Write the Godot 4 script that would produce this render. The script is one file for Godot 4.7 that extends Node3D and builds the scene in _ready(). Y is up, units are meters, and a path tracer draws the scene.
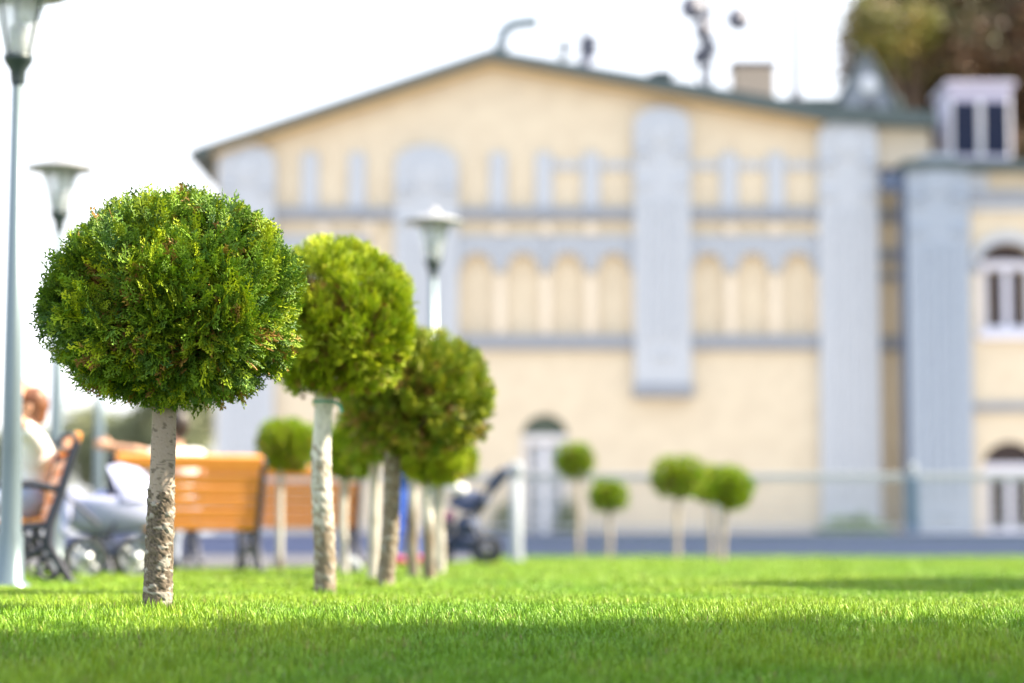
extends Node3D
# A park lawn with clipped thuja standards in front of a cream gabled building, seen low through an 85 mm lens.

const TAU_ := TAU
var rng := RandomNumberGenerator.new()
var noise := FastNoiseLite.new()
var noise2 := FastNoiseLite.new()
var taken := {}
var M := {}
var sprays: Array = []
var leaf_sets := {}

# ---------------------------------------------------------------- helpers
func numbered(called: String) -> String:
	if not taken.has(called):
		taken[called] = 0
		return called
	taken[called] += 1
	return "%s_%03d" % [called, taken[called]]

func tag(o: Node, label: String, category: String, group := "", kind := "") -> void:
	if label: o.set_meta("label", label)
	if category: o.set_meta("category", category)
	if group: o.set_meta("group", group)
	if kind: o.set_meta("kind", kind)

func thing(called: String, label: String, category: String, at := Vector3.ZERO, turn := 0.0, group := "") -> Node3D:
	var o := Node3D.new()
	o.name = numbered(called)
	add_child(o)
	o.position = at
	o.rotation.y = turn
	tag(o, label, category, group)
	return o

func mb() -> SurfaceTool:
	var st := SurfaceTool.new()
	st.begin(Mesh.PRIMITIVE_TRIANGLES)
	return st

func build(st: SurfaceTool, called: String, mat: Material, parent: Node, tangents := false) -> MeshInstance3D:
	st.generate_normals()
	var o := MeshInstance3D.new()
	o.mesh = st.commit()
	o.mesh.surface_set_material(0, mat)
	if parent == self:
		o.name = numbered(called)
	else:
		o.name = called
	parent.add_child(o, true)
	return o

func tri(st: SurfaceTool, a: Vector3, b: Vector3, c: Vector3, n: Vector3) -> void:
	if (b - a).cross(c - a).dot(n) > 0.0:
		st.add_vertex(a); st.add_vertex(c); st.add_vertex(b)
	else:
		st.add_vertex(a); st.add_vertex(b); st.add_vertex(c)

func quad(st: SurfaceTool, a: Vector3, b: Vector3, c: Vector3, d: Vector3, n: Vector3) -> void:
	tri(st, a, b, c, n)
	tri(st, a, c, d, n)

# a box with a small chamfer on every edge
func box(st: SurfaceTool, c: Vector3, s: Vector3, ch := 0.0, xf := Transform3D.IDENTITY) -> void:
	st.set_smooth_group(-1)
	var h := s * 0.5
	if ch <= 0.0:
		for ax in 3:
			for sg in [-1.0, 1.0]:
				var n := Vector3.ZERO; n[ax] = sg
				var u := Vector3.ZERO; u[(ax + 1) % 3] = h[(ax + 1) % 3]
				var v := Vector3.ZERO; v[(ax + 2) % 3] = h[(ax + 2) % 3]
				var o: Vector3 = c + n * h[ax]
				quad(st, xf * (o - u - v), xf * (o + u - v), xf * (o + u + v), xf * (o - u + v), xf.basis * n)
		return
	var f := func(ax: int, sg: float, a: float, b: float) -> Vector3:
		var p := Vector3.ZERO
		p[ax] = sg * h[ax]
		p[(ax + 1) % 3] = a * (h[(ax + 1) % 3] - ch)
		p[(ax + 2) % 3] = b * (h[(ax + 2) % 3] - ch)
		return xf * (c + p)
	for ax in 3:
		for sg in [-1.0, 1.0]:
			var n := Vector3.ZERO; n[ax] = sg
			quad(st, f.call(ax, sg, -1, -1), f.call(ax, sg, 1, -1), f.call(ax, sg, 1, 1), f.call(ax, sg, -1, 1), xf.basis * n)
			var bx := (ax + 1) % 3
			for sb in [-1.0, 1.0]:
				var n2 := n; n2[bx] = sb
				# edge between face ax and face bx
				quad(st, f.call(ax, sg, sb, -1), f.call(ax, sg, sb, 1), f.call(bx, sb, 1, sg), f.call(bx, sb, -1, sg), xf.basis * n2)
	for sx in [-1.0, 1.0]:
		for sy in [-1.0, 1.0]:
			for sz in [-1.0, 1.0]:
				tri(st, f.call(0, sx, sy, sz), f.call(1, sy, sz, sx), f.call(2, sz, sx, sy), xf.basis * Vector3(sx, sy, sz))

func lathe(st: SurfaceTool, prof: Array, seg: int, xf := Transform3D.IDENTITY) -> void:
	st.set_smooth_group(0)
	for i in prof.size() - 1:
		var r0: float = prof[i][0]; var y0: float = prof[i][1]
		var r1: float = prof[i + 1][0]; var y1: float = prof[i + 1][1]
		if prof[i].size() > 2: st.set_smooth_group(int(prof[i][2]))
		var nr := y1 - y0; var ny := r0 - r1
		for k in seg:
			var a := TAU * k / seg; var b := TAU * (k + 1) / seg
			var ca := Vector3(cos(a), 0, sin(a)); var cb := Vector3(cos(b), 0, sin(b))
			var n := xf.basis * ((ca + cb) * nr + Vector3.UP * ny * 2.0)
			var p0 := xf * (ca * r0 + Vector3.UP * y0); var p1 := xf * (cb * r0 + Vector3.UP * y0)
			var p2 := xf * (cb * r1 + Vector3.UP * y1); var p3 := xf * (ca * r1 + Vector3.UP * y1)
			if r0 > 1e-5: tri(st, p0, p1, p2, n)
			if r1 > 1e-5: tri(st, p0, p2, p3, n)

func frame_of(d: Vector3) -> Basis:
	var y := d.normalized()
	var x := y.cross(Vector3(0.13, 0.21, 0.97)).normalized()
	return Basis(x, y, x.cross(y))

func tube(st: SurfaceTool, pts: Array, rad, seg := 8, cap := true) -> void:
	st.set_smooth_group(0)
	var n := pts.size()
	var rings := []
	var bas := frame_of(pts[1] - pts[0])
	for i in n:
		var d: Vector3 = (pts[min(i + 1, n - 1)] - pts[max(i - 1, 0)]).normalized()
		var x: Vector3 = (bas.x - d * bas.x.dot(d)).normalized()
		bas = Basis(x, d, x.cross(d))
		var r: float = rad[i] if rad is Array else rad
		var ring := []
		for k in seg:
			var a := TAU * k / seg
			ring.append(pts[i] + (bas.x * cos(a) + bas.z * sin(a)) * r)
		rings.append(ring)
	for i in n - 1:
		for k in seg:
			var k2 := (k + 1) % seg
			var nn: Vector3 = rings[i][k] - pts[i] + rings[i][k2] - pts[i]
			quad(st, rings[i][k], rings[i][k2], rings[i + 1][k2], rings[i + 1][k], nn)
	if cap:
		st.set_smooth_group(-1)
		for e in [0, n - 1]:
			var nn: Vector3 = (pts[0] - pts[1]) if e == 0 else (pts[n - 1] - pts[n - 2])
			for k in range(1, seg - 1):
				tri(st, rings[e][0], rings[e][k], rings[e][k + 1], nn)

func ring_tube(st: SurfaceTool, c: Vector3, u: Vector3, v: Vector3, r: float, t: float, seg := 20, a0 := 0.0, a1 := TAU) -> void:
	var pts := []
	for i in seg + 1:
		var a := lerpf(a0, a1, float(i) / seg)
		pts.append(c + (u * cos(a) + v * sin(a)) * r)
	tube(st, pts, t, 7, a1 - a0 < TAU - 0.01)

func extrude(st: SurfaceTool, poly: PackedVector2Array, z0: float, z1: float, xf := Transform3D.IDENTITY) -> void:
	st.set_smooth_group(-1)
	var ix := Geometry2D.triangulate_polygon(poly)
	for i in range(0, ix.size(), 3):
		var a := poly[ix[i]]; var b := poly[ix[i + 1]]; var c := poly[ix[i + 2]]
		tri(st, xf * Vector3(a.x, a.y, z1), xf * Vector3(b.x, b.y, z1), xf * Vector3(c.x, c.y, z1), xf.basis * Vector3.BACK)
		tri(st, xf * Vector3(a.x, a.y, z0), xf * Vector3(b.x, b.y, z0), xf * Vector3(c.x, c.y, z0), xf.basis * Vector3.FORWARD)
	var cw := Geometry2D.is_polygon_clockwise(poly)
	for i in poly.size():
		var a := poly[i]; var b := poly[(i + 1) % poly.size()]
		var d := b - a
		var n := Vector3(d.y, -d.x, 0) * (-1.0 if cw else 1.0)
		quad(st, xf * Vector3(a.x, a.y, z0), xf * Vector3(b.x, b.y, z0), xf * Vector3(b.x, b.y, z1), xf * Vector3(a.x, a.y, z1), xf.basis * n)

func arch_poly(cx: float, w: float, y0: float, yspring: float, seg := 14, rise := -1.0) -> PackedVector2Array:
	var p := PackedVector2Array()
	p.append(Vector2(cx - w / 2, y0))
	p.append(Vector2(cx + w / 2, y0))
	var ry := w / 2 if rise < 0.0 else rise
	for i in seg + 1:
		var a := PI * i / seg
		p.append(Vector2(cx + cos(a) * w / 2, yspring + sin(a) * ry))
	return p

# tapered capsules joined by a smooth minimum and meshed as surface nets
func blob(st: SurfaceTool, bones: Array, cell := 0.02, k := 0.03, grow := 0.0) -> void:
	st.set_smooth_group(0)
	var lo := Vector3.ONE * 1e9; var hi := -lo
	for b in bones:
		var r: float = max(b[2], b[3]) + grow
		for p in [b[0], b[1]]:
			lo = lo.min(p - Vector3.ONE * r); hi = hi.max(p + Vector3.ONE * r)
	lo -= Vector3.ONE * cell * 3.0; hi += Vector3.ONE * cell * 3.0
	var nx := int((hi.x - lo.x) / cell) + 1; var ny := int((hi.y - lo.y) / cell) + 1; var nz := int((hi.z - lo.z) / cell) + 1
	var f := PackedFloat32Array(); f.resize(nx * ny * nz); f.fill(1.0)
	for b in bones:
		var a: Vector3 = b[0]; var e: Vector3 = b[1]
		var r: float = max(b[2], b[3]) + grow + k + cell * 2.0
		var i0 := ((a.min(e) - Vector3.ONE * r - lo) / cell).floor(); var i1 := ((a.max(e) + Vector3.ONE * r - lo) / cell).ceil()
		var ab := e - a; var l2: float = max(ab.length_squared(), 1e-8)
		for z in range(max(0, int(i0.z)), min(nz, int(i1.z) + 1)):
			for y in range(max(0, int(i0.y)), min(ny, int(i1.y) + 1)):
				for x in range(max(0, int(i0.x)), min(nx, int(i1.x) + 1)):
					var p := lo + Vector3(x, y, z) * cell
					var t := clampf((p - a).dot(ab) / l2, 0.0, 1.0)
					var d := (p - a - ab * t).length() - lerpf(b[2], b[3], t) - grow
					var at := (z * ny + y) * nx + x
					var g := f[at]
					var h := clampf(0.5 + 0.5 * (g - d) / k, 0.0, 1.0)
					f[at] = lerpf(g, d, h) - k * h * (1.0 - h)
	var vid := {}
	var offs := [0, 1, nx, nx + 1, nx * ny, nx * ny + 1, nx * ny + nx, nx * ny + nx + 1]
	var cs := [Vector3(0, 0, 0), Vector3(1, 0, 0), Vector3(0, 1, 0), Vector3(1, 1, 0), Vector3(0, 0, 1), Vector3(1, 0, 1), Vector3(0, 1, 1), Vector3(1, 1, 1)]
	var edges := [[0, 1], [2, 3], [4, 5], [6, 7], [0, 2], [1, 3], [4, 6], [5, 7], [0, 4], [1, 5], [2, 6], [3, 7]]
	for z in nz - 1:
		for y in ny - 1:
			for x in nx - 1:
				var at := (z * ny + y) * nx + x
				var inside := 0
				for o in offs:
					if f[at + o] < 0.0: inside += 1
				if inside == 0 or inside == 8: continue
				var s := Vector3.ZERO; var c := 0
				for e in edges:
					var fa := f[at + offs[e[0]]]; var fb := f[at + offs[e[1]]]
					if (fa < 0.0) != (fb < 0.0):
						s += (cs[e[0]] as Vector3).lerp(cs[e[1]], fa / (fa - fb)); c += 1
				vid[at] = lo + (Vector3(x, y, z) + s / c) * cell
	var st3 := [1, nx, nx * ny]
	for at in vid.keys():
		for ax in 3:
			var fa := f[at]; var fb := f[at + st3[ax]]
			if (fa < 0.0) == (fb < 0.0): continue
			var u: int = st3[(ax + 1) % 3]; var v: int = st3[(ax + 2) % 3]
			if not (vid.has(at - u) and vid.has(at - v) and vid.has(at - u - v)): continue
			var n := Vector3.ZERO; n[ax] = 1.0 if fa < 0.0 else -1.0
			quad(st, vid[at], vid[at - u], vid[at - u - v], vid[at - v], n)

func lin(r: float, g: float, b: float) -> Color:
	return Color(r, g, b).linear_to_srgb()

func mat(called: String, c: Color, rough := 0.7, metal := 0.0) -> StandardMaterial3D:
	var m := StandardMaterial3D.new()
	m.resource_name = called
	m.albedo_color = c
	m.roughness = rough
	m.metallic = metal
	M[called] = m
	return m

# colour grain: a noise ramp between two tones, triplanar so that no coordinates are needed
func grain(m: StandardMaterial3D, c0: Color, c1: Color, scale: float, freq := 0.02, seed_ := 1, bump := 0.0) -> void:
	var n := FastNoiseLite.new()
	n.noise_type = FastNoiseLite.TYPE_SIMPLEX_SMOOTH
	n.fractal_octaves = 5
	n.frequency = freq
	n.seed = seed_
	var t := NoiseTexture2D.new()
	t.width = 512; t.height = 512; t.seamless = true; t.noise = n
	var g := Gradient.new()
	g.set_color(0, c0); g.set_color(1, c1)
	t.color_ramp = g
	m.albedo_texture = t
	m.albedo_color = Color.WHITE
	m.uv1_triplanar = true
	m.uv1_world_triplanar = true
	m.uv1_scale = Vector3.ONE * scale
	if bump > 0.0:
		var t2 := NoiseTexture2D.new()
		t2.width = 512; t2.height = 512; t2.seamless = true; t2.noise = n; t2.as_normal_map = true; t2.bump_strength = 6.0
		m.normal_enabled = true; m.normal_texture = t2; m.normal_scale = bump

func multi(mesh: Mesh, xfs: Array, cols: Array, called: String, parent: Node) -> MultiMeshInstance3D:
	var mm := MultiMesh.new()
	mm.transform_format = MultiMesh.TRANSFORM_3D
	mm.use_colors = true
	mm.mesh = mesh
	mm.instance_count = xfs.size()
	for i in xfs.size():
		mm.set_instance_transform(i, xfs[i])
		mm.set_instance_color(i, cols[i])
	var o := MultiMeshInstance3D.new()
	o.multimesh = mm
	o.name = numbered(called) if parent == self else called
	parent.add_child(o, true)
	o.set_meta("kind", "stuff")
	return o

func dir_rand() -> Vector3:
	var z := rng.randf_range(-1, 1); var a := rng.randf() * TAU
	var r := sqrt(1 - z * z)
	return Vector3(cos(a) * r, z, sin(a) * r)

# ---------------------------------------------------------------- plants
# flat scale-leaf spray of a thuja, grows along +y
func make_spray(sd: int) -> ArrayMesh:
	var r := RandomNumberGenerator.new(); r.seed = sd
	var st := mb()
	st.set_smooth_group(-1)
	var L := r.randf_range(0.062, 0.085)
	var bend := Vector3(r.randf_range(-0.2, 0.2), 0, r.randf_range(-0.35, 0.35))
	var on := func(t: float) -> Vector3: return Vector3(0, t * L, 0) + bend * L * t * t
	var kite := func(p: Vector3, d: Vector3, side: Vector3, l: float, w: float, tone: float) -> void:
		var nn: Vector3 = d.cross(side).normalized()
		var m: Vector3 = p + d * l * 0.55 + nn * w * 0.25
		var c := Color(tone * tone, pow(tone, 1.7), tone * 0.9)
		var vs := [p, m + side * w * 0.5 - nn * w * 0.25, p + d * l, m - side * w * 0.5 - nn * w * 0.25]
		for q in [[vs[0], vs[1], m], [vs[1], vs[2], m], [vs[2], vs[3], m], [vs[3], vs[0], m]]:
			st.set_color(c)
			tri(st, q[0], q[1], q[2], nn)
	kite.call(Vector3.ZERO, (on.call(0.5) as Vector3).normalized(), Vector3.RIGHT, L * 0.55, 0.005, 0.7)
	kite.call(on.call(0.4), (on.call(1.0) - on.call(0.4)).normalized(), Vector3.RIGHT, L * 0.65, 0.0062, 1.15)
	var nb := 9
	for i in nb:
		var t := lerpf(0.08, 0.9, float(i) / (nb - 1))
		var sg := -1.0 if i % 2 == 0 else 1.0
		var ang := r.randf_range(0.6, 0.95)
		var d := Vector3(sin(ang) * sg, cos(ang), r.randf_range(-0.3, 0.3)).normalized()
		var l := lerpf(0.032, 0.012, t) * r.randf_range(0.75, 1.2)
		var sd_ := d.cross(Vector3.BACK).normalized()
		var p: Vector3 = on.call(t)
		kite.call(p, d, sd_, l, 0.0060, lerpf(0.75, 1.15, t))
		var ns := 3 if t < 0.55 else 2
		for j in ns:
			var s2 := -1.0 if j % 2 == 0 else 1.0
			var d2 := (d + sd_ * s2 * 0.75 + Vector3(0, 0, r.randf_range(-0.25, 0.25))).normalized()
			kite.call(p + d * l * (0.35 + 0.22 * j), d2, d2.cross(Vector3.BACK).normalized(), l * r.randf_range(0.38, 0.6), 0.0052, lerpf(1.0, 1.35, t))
	st.generate_normals()
	var m := st.commit()
	m.surface_set_material(0, M.thuja)
	return m

func make_trunk(t: Node3D, base: Vector3, top: Vector3, r0: float, r1: float, white_from: float, detail: int, white: Color, rough: Color, sd: int, lime := 0.0) -> void:
	# a tapered trunk whose bark is cracked and rough below and smooth and pale above
	var st := mb()
	st.set_smooth_group(0)
	var seg := 16 if detail == 0 else (28 if detail == 1 else 56)
	var rings := 14 if detail == 0 else (70 if detail == 1 else 210)
	var H := top.y - base.y
	var bow := Vector3(rng.randf_range(-1, 1), 0, rng.randf_range(-1, 1)) * 0.014
	var vs := []; var cs := []
	for i in rings + 1:
		var f := float(i) / rings
		var h := f * H
		var c := base.lerp(top, f) + bow * sin(f * PI) + bow * 0.4 * sin(f * 9.0 + sd)
		var flare := 0.16 * exp(-h / 0.05)
		for k in seg:
			var a := TAU * k / seg
			var d := Vector3(cos(a), 0, sin(a))
			var q := d * 0.05 + Vector3(0, h, 0) + Vector3(sd * 3.1, 0, 0)
			var edge := white_from + noise.get_noise_3dv(q * 420.0) * 0.09
			var low := clampf((edge - h) / 0.012, 0.0, 1.0)
			var n1 := noise.get_noise_3dv(q * Vector3(900, 420, 900))
			var n2 := noise2.get_noise_3dv(q * Vector3(2400, 1300, 2400))
			var n3 := noise.get_noise_3dv(q * Vector3(300, 520, 300) + Vector3(7, 7, 7))
			var crack := absf(n1)
			var r := lerpf(r0, r1, f) * (1.0 + flare)
			var rr := r + low * (0.0035 + 0.004 * n1 + 0.003 * n2 - 0.004 * clampf(0.14 - crack, 0, 0.14) / 0.14) + (1.0 - low) * 0.0012 * n2
			var patch := clampf((n3 - 0.20) * 8.0 + n2 * 1.2, 0.0, 1.0)
			rr += low * patch * 0.0025
			var bark := rough.lerp(rough * 0.45, clampf(0.5 + n2 * 1.1, 0, 1)).lerp(Color(0.31, 0.285, 0.25), patch * 0.85)
			bark = bark.lerp(Color(0.035, 0.026, 0.018), clampf(0.10 - crack, 0, 0.1) / 0.1 * (1.0 - patch) * 0.8)
			# fine level lines and dark lenticels on the smooth bark
			var ln := noise2.get_noise_3dv(q * Vector3(240, 5200, 240))
			var sp := noise.get_noise_3dv(q * Vector3(380, 640, 380) + Vector3(31, 3, 9))
			var smooth := white.lerp(white * Color(0.82, 0.76, 0.66), clampf(0.4 + n2, 0, 1) * 0.7)
			smooth = smooth.lerp(Color(0.13, 0.10, 0.075), clampf((ln - 0.34) * 5.0, 0, 0.55) + clampf((sp - 0.36) * 7.0, 0, 0.85))
			var col := smooth.lerp(bark, low)
			if lime > 0.0 and h > lime + n3 * 0.10:
				col = col.lerp(Color(0.60, 0.57, 0.52), clampf(0.45 + n2 * 1.6 + n1 * 0.8, 0.05, 0.85))
			vs.append(c + d * rr)
			cs.append(col)
	for i in rings:
		for k in seg:
			var k2 := (k + 1) % seg
			var ids := [i * seg + k, i * seg + k2, (i + 1) * seg + k2, (i + 1) * seg + k]
			for j in [0, 2, 1, 0, 3, 2]:
				st.set_color(cs[ids[j]])
				st.add_vertex(vs[ids[j]])
	var o := build(st, "trunk", M.bark, t)
	o.set_meta("label", "pale cracked trunk, smooth above and rough below")

func thuja(label: String, base: Vector3, top: Vector3, c: Vector3, rad: Vector3, n: int, r0: float, o: Dictionary) -> Node3D:
	# coordinates are metres in the park; the tree node stands at the trunk's foot
	var sd: int = o.sd
	rng.seed = 1000 + sd
	var t := thing("clipped_thuja_tree", label, "tree", base, 0.0, o.get("group", "clipped thuja standards on the lawn"))
	var lt := top - base; var lc := c - base
	make_trunk(t, Vector3(0, -0.08, 0), lt + Vector3(0, 0.06, 0), r0, r0 * 0.86, o.get("white", 0.5), o.get("detail", 0), o.get("pale", Color(0.50, 0.47, 0.43)), o.get("rough", Color(0.26, 0.20, 0.14)), sd, o.get("lime", 0.0))
	# limbs inside the crown
	var st := mb()
	for i in 16:
		var d := dir_rand(); d.y = d.y * 0.7 + 0.25
		var p0 := lt + Vector3(0, rng.randf_range(0.12, 0.4) * rad.y, 0)
		var p3 := lc + d.normalized() * rad * 0.75
		var pm := p0.lerp(p3, 0.5) + Vector3(rng.randf_range(-0.04, 0.04), -0.03, rng.randf_range(-0.04, 0.04))
		tube(st, [p0, pm, p3], [r0 * 0.3, r0 * 0.18, r0 * 0.08], 6, false)
	tube(st, [lt, lc, lc + Vector3(0, rad.y * 0.7, 0)], [r0 * 0.8, r0 * 0.5, r0 * 0.15], 8, false)
	build(st, "limbs", M.limb, t)
	var xf := []; var co := []
	for k in sprays.size(): xf.append([]); co.append([])
	var s0: float = o.get("scale", 1.0)
	var pal: Array = o.pal
	var brown: float = o.get("brown", 0.03)
	var lump: float = o.get("lump", 0.05)
	var per := 34
	var clumps := int(n / per)
	var pw := 2.45
	for ci in clumps + int(clumps * 0.5):
		var inner := ci >= clumps
		# clump directions on a spiral so that they cover the crown evenly
		var u := (ci + 0.5) / clumps if not inner else rng.randf()
		var y := 1.0 - 2.0 * u
		var an := ci * 2.39996 + rng.randf_range(-0.25, 0.25)
		var d := Vector3(cos(an) * sqrt(1 - y * y), y + rng.randf_range(-0.04, 0.04), sin(an) * sqrt(1 - y * y)).normalized()
		var sh := pow(pow(absf(d.x), pw) + pow(absf(d.y), pw) + pow(absf(d.z), pw), -1.0 / pw)
		sh *= 1.0 + lump * 1.3 * noise.get_noise_3dv(d * 42.0 + Vector3(sd * 11.0, 0, 0)) + rng.randf_range(-0.17, 0.012)
		if d.y < 0.0: sh *= 1.0 - 0.10 * d.y * d.y
		if inner: sh *= rng.randf_range(0.35, 0.78)
		var out := (d / rad).normalized()
		var cg := out * 0.8 + Vector3(0, 0.55, 0) + dir_rand() * 0.35
		if d.y < -0.2: cg = out * 0.6 + Vector3(d.x, -0.25, d.z) * 0.6 + dir_rand() * 0.35
		cg = cg.normalized()
		var cp := lc + d * rad * sh
		var tone := rng.randf()
		var bn := noise.get_noise_3dv(d * 75.0 + Vector3(0, sd * 7.0, 50))
		var dry := brown * 0.25
		if bn > 0.27: dry = brown * (7.0 if d.y < 0.15 else 1.5)
		if d.y < -0.4: dry += brown * 1.5
		if inner: dry = 0.5
		var spread := 0.075 * s0 * (1.6 if inner else 1.0)
		for i in per:
			var off := dir_rand() * spread * pow(rng.randf(), 0.5)
			off -= out * absf(off.dot(out)) * 0.7
			var g := (cg + off / spread * 0.55 + dir_rand() * 0.38).normalized()
			var side := g.cross(cg.cross(out) + dir_rand() * 0.8).normalized()
			var sz := s0 * rng.randf_range(0.55, 1.15)
			if inner: sz *= 1.35
			var v := rng.randi() % sprays.size()
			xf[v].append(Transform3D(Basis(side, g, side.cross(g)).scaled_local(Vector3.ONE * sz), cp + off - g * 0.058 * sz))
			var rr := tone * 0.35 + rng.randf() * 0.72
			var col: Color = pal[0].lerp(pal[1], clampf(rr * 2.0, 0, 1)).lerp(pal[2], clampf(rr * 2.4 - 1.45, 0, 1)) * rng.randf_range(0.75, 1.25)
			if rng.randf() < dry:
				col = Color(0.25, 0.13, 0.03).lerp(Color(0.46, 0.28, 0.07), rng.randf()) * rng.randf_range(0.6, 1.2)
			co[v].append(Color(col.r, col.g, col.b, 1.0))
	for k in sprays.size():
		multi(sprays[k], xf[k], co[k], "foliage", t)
	return t

func make_leaf_cluster(sd: int, n: int, spread: float, lw: float, ll: float, m: Material) -> ArrayMesh:
	var r := RandomNumberGenerator.new(); r.seed = sd
	var st := mb(); st.set_smooth_group(-1)
	for i in n:
		var p := Vector3(r.randf_range(-1, 1), r.randf_range(-1, 1), r.randf_range(-1, 1)) * spread
		var d := Vector3(r.randf_range(-1, 1), r.randf_range(-1, 0.8), r.randf_range(-1, 1)).normalized()
		var s := d.cross(Vector3(r.randf_range(-1, 1), r.randf_range(-1, 1), r.randf_range(-1, 1))).normalized()
		var nn := d.cross(s)
		var l := ll * r.randf_range(0.7, 1.2); var w := lw * r.randf_range(0.7, 1.2)
		var mid := p + d * l * 0.45
		var tn := r.randf_range(0.75, 1.25)
		st.set_color(Color(tn, tn, tn))
		var a := mid + s * w * 0.5 + nn * w * 0.15; var b := mid - s * w * 0.5 + nn * w * 0.15
		tri(st, p, a, p + d * l, nn); tri(st, p, p + d * l, b, nn)
	st.generate_normals()
	var me := st.commit(); me.surface_set_material(0, m)
	return me

# broad-leaved tree: trunk, limbs and leaf clusters spread over lobes of the crown
func broad_tree(called: String, label: String, base: Vector3, h: float, rad: Vector3, n: int, cols: Array, sz: float, sd: int, group := "", lobes := 14, fill := 0.55) -> void:
	rng.seed = 7000 + sd
	var t := thing(called, label, "tree", base, 0, group)
	var c := Vector3(0, h, 0)
	var st := mb()
	tube(st, [Vector3(0, -0.2, 0), Vector3(0.05, h * 0.3, 0.02), Vector3(-0.04, h * 0.62, 0), c], [h * 0.040, h * 0.030, h * 0.022, h * 0.010], 12, false)
	build(st, "trunk", M.limb, t)
	st = mb()
	var ls := []
	for i in lobes:
		var d := dir_rand(); d.y = d.y * 0.9 + 0.1
		var p := c + d.normalized() * rad * rng.randf_range(0.35, 0.72)
		ls.append([p, rng.randf_range(0.32, 0.5)])
		tube(st, [Vector3(0, h * 0.5, 0), Vector3(0, h * 0.5, 0).lerp(p, 0.5) + Vector3(0, 0.1, 0), p], [h * 0.014, h * 0.009, h * 0.003], 6, false)
	build(st, "limbs", M.limb, t)
	ls.append([c, fill])
	var xf := [[], [], []]; var co := [[], [], []]
	for i in n:
		var l: Array = ls[rng.randi() % ls.size()]
		var d := dir_rand()
		var p: Vector3 = l[0] + d * rad * l[1] * pow(rng.randf(), 0.4)
		var v := i % 3
		xf[v].append(Transform3D(Basis(dir_rand(), rng.randf() * TAU).scaled(Vector3.ONE * sz * rng.randf_range(0.7, 1.3)), p))
		var cc: Color = cols[rng.randi() % cols.size()] * rng.randf_range(0.7, 1.25)
		co[v].append(Color(cc.r, cc.g, cc.b))
	for v in 3: multi(leaf_sets.big[v], xf[v], co[v], "crown", t)

func shrub(label: String, base: Vector3, rad: Vector3, n: int, col: Color, sd: int) -> void:
	rng.seed = 9000 + sd
	var t := thing("low_shrub", label, "shrub", base, 0, "")
	var st := mb()
	for i in 7:
		var d := dir_rand(); d.y = absf(d.y)
		tube(st, [Vector3(0, -0.05, 0), d * rad * 0.4, Vector3(d.x * rad.x, (0.3 + d.y) * rad.y, d.z * rad.z) * 0.8], [0.02, 0.014, 0.006], 5, false)
	build(st, "stems", M.limb, t)
	var xf := []; var co := []
	for i in n:
		var d := dir_rand(); d.y = absf(d.y)
		xf.append(Transform3D(Basis(dir_rand(), rng.randf() * TAU).scaled(Vector3.ONE * rng.randf_range(0.7, 1.2)), d * rad * pow(rng.randf(), 0.35) * (1.0 + 0.25 * noise.get_noise_3dv(d * 40.0))))
		var cc := col * rng.randf_range(0.6, 1.35)
		co.append(Color(cc.r, cc.g, cc.b))
	multi(leaf_sets.small, xf, co, "foliage", t)

func make_tuft(sd: int, n: int, spread: float, w: float, hmin: float, hmax: float) -> ArrayMesh:
	var r := RandomNumberGenerator.new(); r.seed = sd
	var st := mb(); st.set_smooth_group(-1)
	for i in n:
		var a := r.randf() * TAU
		var p := Vector3(cos(a), 0, sin(a)) * spread * sqrt(r.randf())
		var h := r.randf_range(hmin, hmax)
		var la := r.randf() * TAU
		var lean := Vector3(cos(la), 0, sin(la)) * h * r.randf_range(0.05, 0.65)
		var s := Vector3(cos(la + 1.57), 0, sin(la + 1.57)).rotated(Vector3.UP, r.randf_range(-0.8, 0.8)) * w * r.randf_range(0.7, 1.2)
		var p1 := p + lean * 0.22 + Vector3(0, h * 0.5, 0); var p2 := p + lean * 0.62 + Vector3(0, h * 0.83, 0); var p3 := p + lean + Vector3(0, h * 0.97, 0)
		var tn := r.randf_range(0.75, 1.25)
		var c := Color(tn * r.randf_range(0.85, 1.2), tn, tn * r.randf_range(0.7, 1.2))
		st.set_color(c)
		var nn := lean + Vector3(0, 0.01, 0)
		quad(st, p - s, p + s, p1 + s * 0.85, p1 - s * 0.85, nn)
		quad(st, p1 - s * 0.85, p1 + s * 0.85, p2 + s * 0.55, p2 - s * 0.55, nn)
		tri(st, p2 - s * 0.55, p2 + s * 0.55, p3, nn)
	st.generate_normals()
	var m := st.commit(); m.surface_set_material(0, M.grass)
	return m

var lawn_poly := PackedVector2Array([Vector2(-22, -10.0), Vector2(22, -10.0), Vector2(22, -36.6), Vector2(-0.45, -36.6), Vector2(-0.55, -29.0), Vector2(-1.0, -25.0), Vector2(-1.6, -23.6), Vector2(-2.4, -22.8), Vector2(-4.0, -22.4), Vector2(-22, -21.8)])

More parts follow.
